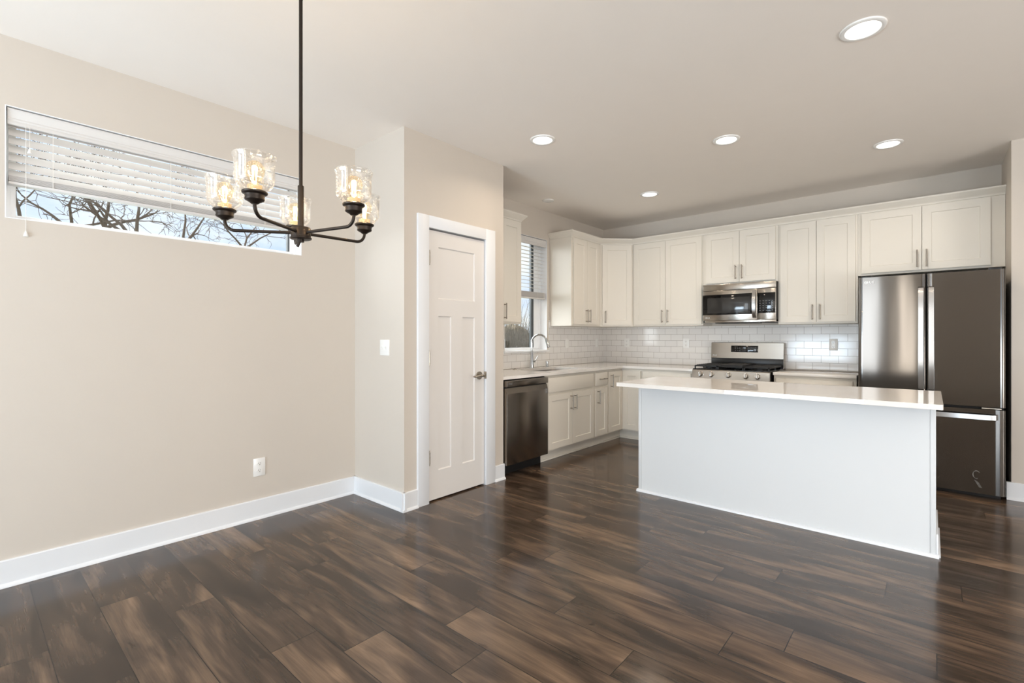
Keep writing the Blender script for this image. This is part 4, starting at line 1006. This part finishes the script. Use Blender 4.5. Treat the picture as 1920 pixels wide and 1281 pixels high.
for k in range(5):
    a = TH + 2 * PI * k / 5; ux, uy = math.cos(a), math.sin(a); px, py = HX + RA * ux, HY + RA * uy
    pts = [(HX + 0.030 * ux, HY + 0.030 * uy, AZ), (HX + 0.05 * ux, HY + 0.05 * uy, AZ)]
    rb = 0.034
    for q in range(0, 9):
        b_ = q / 8 * PI / 2; d = RA - rb + rb * math.sin(b_); pts.append((HX + d * ux, HY + d * uy, AZ + rb - rb * math.cos(b_)))
    pts.append((px, py, AZ + rb + 0.006))
    m = MB(); m.tube(pts, 0.0056, 14); obj('arm', m, 'bronze', c)
    z = AZ + 0.036
    m = MB(); m.lathe([(0, 0), (0.010, 0), (0.016, 0.005), (0.027, 0.011), (0.0285, 0.014), (0.0275, 0.020), (0.0295, 0.027), (0.0365, 0.032), (0.0375, 0.036), (0.034, 0.039), (0, 0.039)], (px, py, z), 32); obj('socket_cup', m, 'bronze', c)
    z += 0.0385
    m = MB(); m.lathe([(0.031, 0.001), (0.036, 0.004), (0.047, 0.014), (0.0555, 0.026), (0.0575, 0.034), (0.0580, 0.090), (0.0590, 0.098), (0.0625, 0.104), (0.0632, 0.108), (0.0622, 0.1105),
                       (0.0605, 0.1085), (0.0590, 0.103), (0.0565, 0.098), (0.0557, 0.090), (0.0552, 0.035), (0.0533, 0.0275), (0.0455, 0.0165), (0.035, 0.007), (0.031, 0.004), (0.031, 0.001)], (px, py, z), 40); obj('glass_shade', m, 'seeded_glass', c)
    m = MB(); m.lathe([(0, 0.0), (0.0215, 0.0), (0.0215, 0.017), (0.015, 0.019), (0, 0.019)], (px, py, z + 0.0005), 24); obj('socket_sleeve', m, 'socket_tan', c)
    m = MB(); m.lathe([(0.012, 0.0), (0.0125, 0.008), (0.020, 0.022), (0.0275, 0.036), (0.0295, 0.047), (0.027, 0.060), (0.020, 0.070), (0.010, 0.0755), (0, 0.0765)], (px, py, z + 0.018), 28); bu = obj('bulb', m, 'bulb_glass', c)
    m = MB()
    for s in range(4):
        b_ = s * PI / 2 + 0.4; e = 0.0075
        m.tube([(px + e * 0.8 * math.cos(b_), py + e * 0.8 * math.sin(b_), z + 0.034), (px + e * math.cos(b_ + 0.5), py + e * math.sin(b_ + 0.5), z + 0.074)], 0.0017, 8)
    obj('filament', m, 'filament', bu)
    l = bpy.data.lights.new('bulb_lamp', 'POINT'); l.energy = LAMP['bulb']; l.color = (1.0, 0.79, 0.54); l.shadow_soft_size = 0.012
    lo = bpy.data.objects.new('bulb_lamp', l); COL.objects.link(lo); lo.parent = c; lo.location = (px - HX, py - HY, z + 0.054 - 1.60)

# ------------------------------------------------------------------ outdoors
m = MB(); m.box(-60, XL - 0.16, -40, 60, -0.9, -0.7); o = struct('ground', m, 'grass', label='grass outside the windows')
def branch(mb, p, d, length, r, depth, rnd, spread, droop=0.0):
    pts, rs = [p.copy()], [r]; n = 5; q = p.copy(); dd = d.copy(); kids = []
    for k in range(n):
        dd = (dd + Vector((rnd.gauss(0, 0.17), rnd.gauss(0, 0.17), rnd.gauss(0, 0.14) - droop))).normalized()
        q = q + dd * length / n; pts.append(q.copy()); rs.append(r * (1 - 0.55 * (k + 1) / n))
        if depth > 0 and k >= 1 and rnd.random() < (0.5 if depth > 1 else 0.35): kids.append((q.copy(), dd.copy(), rs[-1]))
    mb.tube(pts, rs, 5 if depth < 2 else 8)
    if depth > 0:
        kids.append((q.copy(), dd.copy(), rs[-1]))
        for kp, kd, kr in kids:
            ax = Vector((rnd.gauss(0, 1), rnd.gauss(0, 1), rnd.gauss(0, 0.8))); ax = (ax - kd * ax.dot(kd)).normalized()
            nd = (kd * math.cos(spread) + ax * math.sin(spread) * rnd.uniform(0.6, 1.3)).normalized()
            branch(mb, kp, nd, length * rnd.uniform(0.55, 0.8), max(kr * rnd.uniform(0.45, 0.7), 0.005), depth - 1, rnd, spread, droop)
def tree(x, y, fork, h, r, lean, seed, label, depth=4, spread=0.75):
    rnd = random.Random(seed); rt = thing('bare_tree', label, 'tree', (x, y, -0.7), 'bare trees outside the strip window')
    m = MB(); top = Vector((x, y + lean * 0.3, fork))
    m.tube([(x, y, -0.75), (x, y + lean * 0.1, fork * 0.5), top], [r * 1.4, r * 1.15, r], 10); obj('trunk', m, 'bark', rt)
    m = MB()
    for k in range(3):
        d = Vector((rnd.uniform(-0.5, 0.5), lean + (k - 1) * 0.75 + rnd.uniform(-0.2, 0.2), 0.75)).normalized()
        branch(m, top - Vector((0, 0, 0.05)), d, h, r * 0.8, depth, rnd, spread)
    obj('branches', m, 'bark', rt)
TREES = (   # distance from the house wall plane, place along it (both seen from the dining area), fork height, limb length, girth, lean
    (11.0, 0.090, 3.05, 0.80, 0.036, -0.9, 11, 'dark bare tree, furthest left behind the strip window glass'),
    (15.5, 0.116, 3.85, 1.10, 0.046, 0.05, 5, 'upright bare tree, second from the left behind the strip window glass'),
    (12.0, 0.151, 3.38, 0.90, 0.042, 0.25, 23, 'bare forking tree, third from the left behind the strip window glass'),
    (11.0, 0.222, 3.05, 0.95, 0.042, -0.8, 31, 'bare tree with spreading limbs, fourth from the left behind the strip window glass'),
    (15.0, 0.252, 3.75, 1.05, 0.046, 0.6, 40, 'bare tree with thin limbs, fifth from the left behind the strip window glass'),
    (12.5, 0.362, 3.42, 0.75, 0.032, 0.1, 52, 'small bare tree furthest right in the strip window, near the chandelier hub'))
for dist, slope, fk, h, r, ln, sd, lab in TREES:
    tree(-dist, slope * dist, fk, h, r, ln, sd, lab)
def thicket():
    rnd = random.Random(9); m = MB()
    t = bmesh.new(); n1, n2 = 150, 14; g = []
    for i in range(n1 + 1):
        row = []
        for j in range(n2 + 1):
            u = i / n1; w = j / n2; y = 9 + 26 * u; a = PI * w
            hgt = 2.2 + 0.28 * math.sin(u * 21) + 0.2 * math.sin(u * 47 + 1) + rnd.uniform(-0.15, 0.15)
            row.append(t.verts.new((-17 - 1.6 * math.cos(a) * -1 + rnd.uniform(-0.15, 0.15), y + rnd.uniform(-0.15, 0.15), -0.75 + hgt * math.sin(a) + rnd.uniform(-0.12, 0.12))))
        g.append(row)
    for i in range(n1):
        for j in range(n2): t.faces.new((g[i][j], g[i + 1][j], g[i + 1][j + 1], g[i][j + 1]))
    m.add(t)
    o = obj('thicket', m, 'thicket'); o['kind'] = 'stuff'; tag(o, 'grey-brown winter thicket outside the sink window', 'bushes')
    m = MB()
    for k in range(2600):
        y = rnd.uniform(11, 30); x = -15.0 + rnd.uniform(-1.2, 0.5); z0 = -0.6; hh = rnd.uniform(1.5, 3.1) if rnd.random() < 0.9 else rnd.uniform(3.0, 4.2)
        p1 = (x + rnd.uniform(-0.5, 0.5), y + rnd.uniform(-0.7, 0.7), z0 + hh * 0.6); p2 = (p1[0] + rnd.uniform(-0.4, 0.4), p1[1] + rnd.uniform(-0.6, 0.6), z0 + hh)
        m.tube([(x, y, z0), p1, p2], [0.013, 0.009, 0.004], 4)
    imprint(o, m, 'twig', Matrix.Identity(4))
thicket()
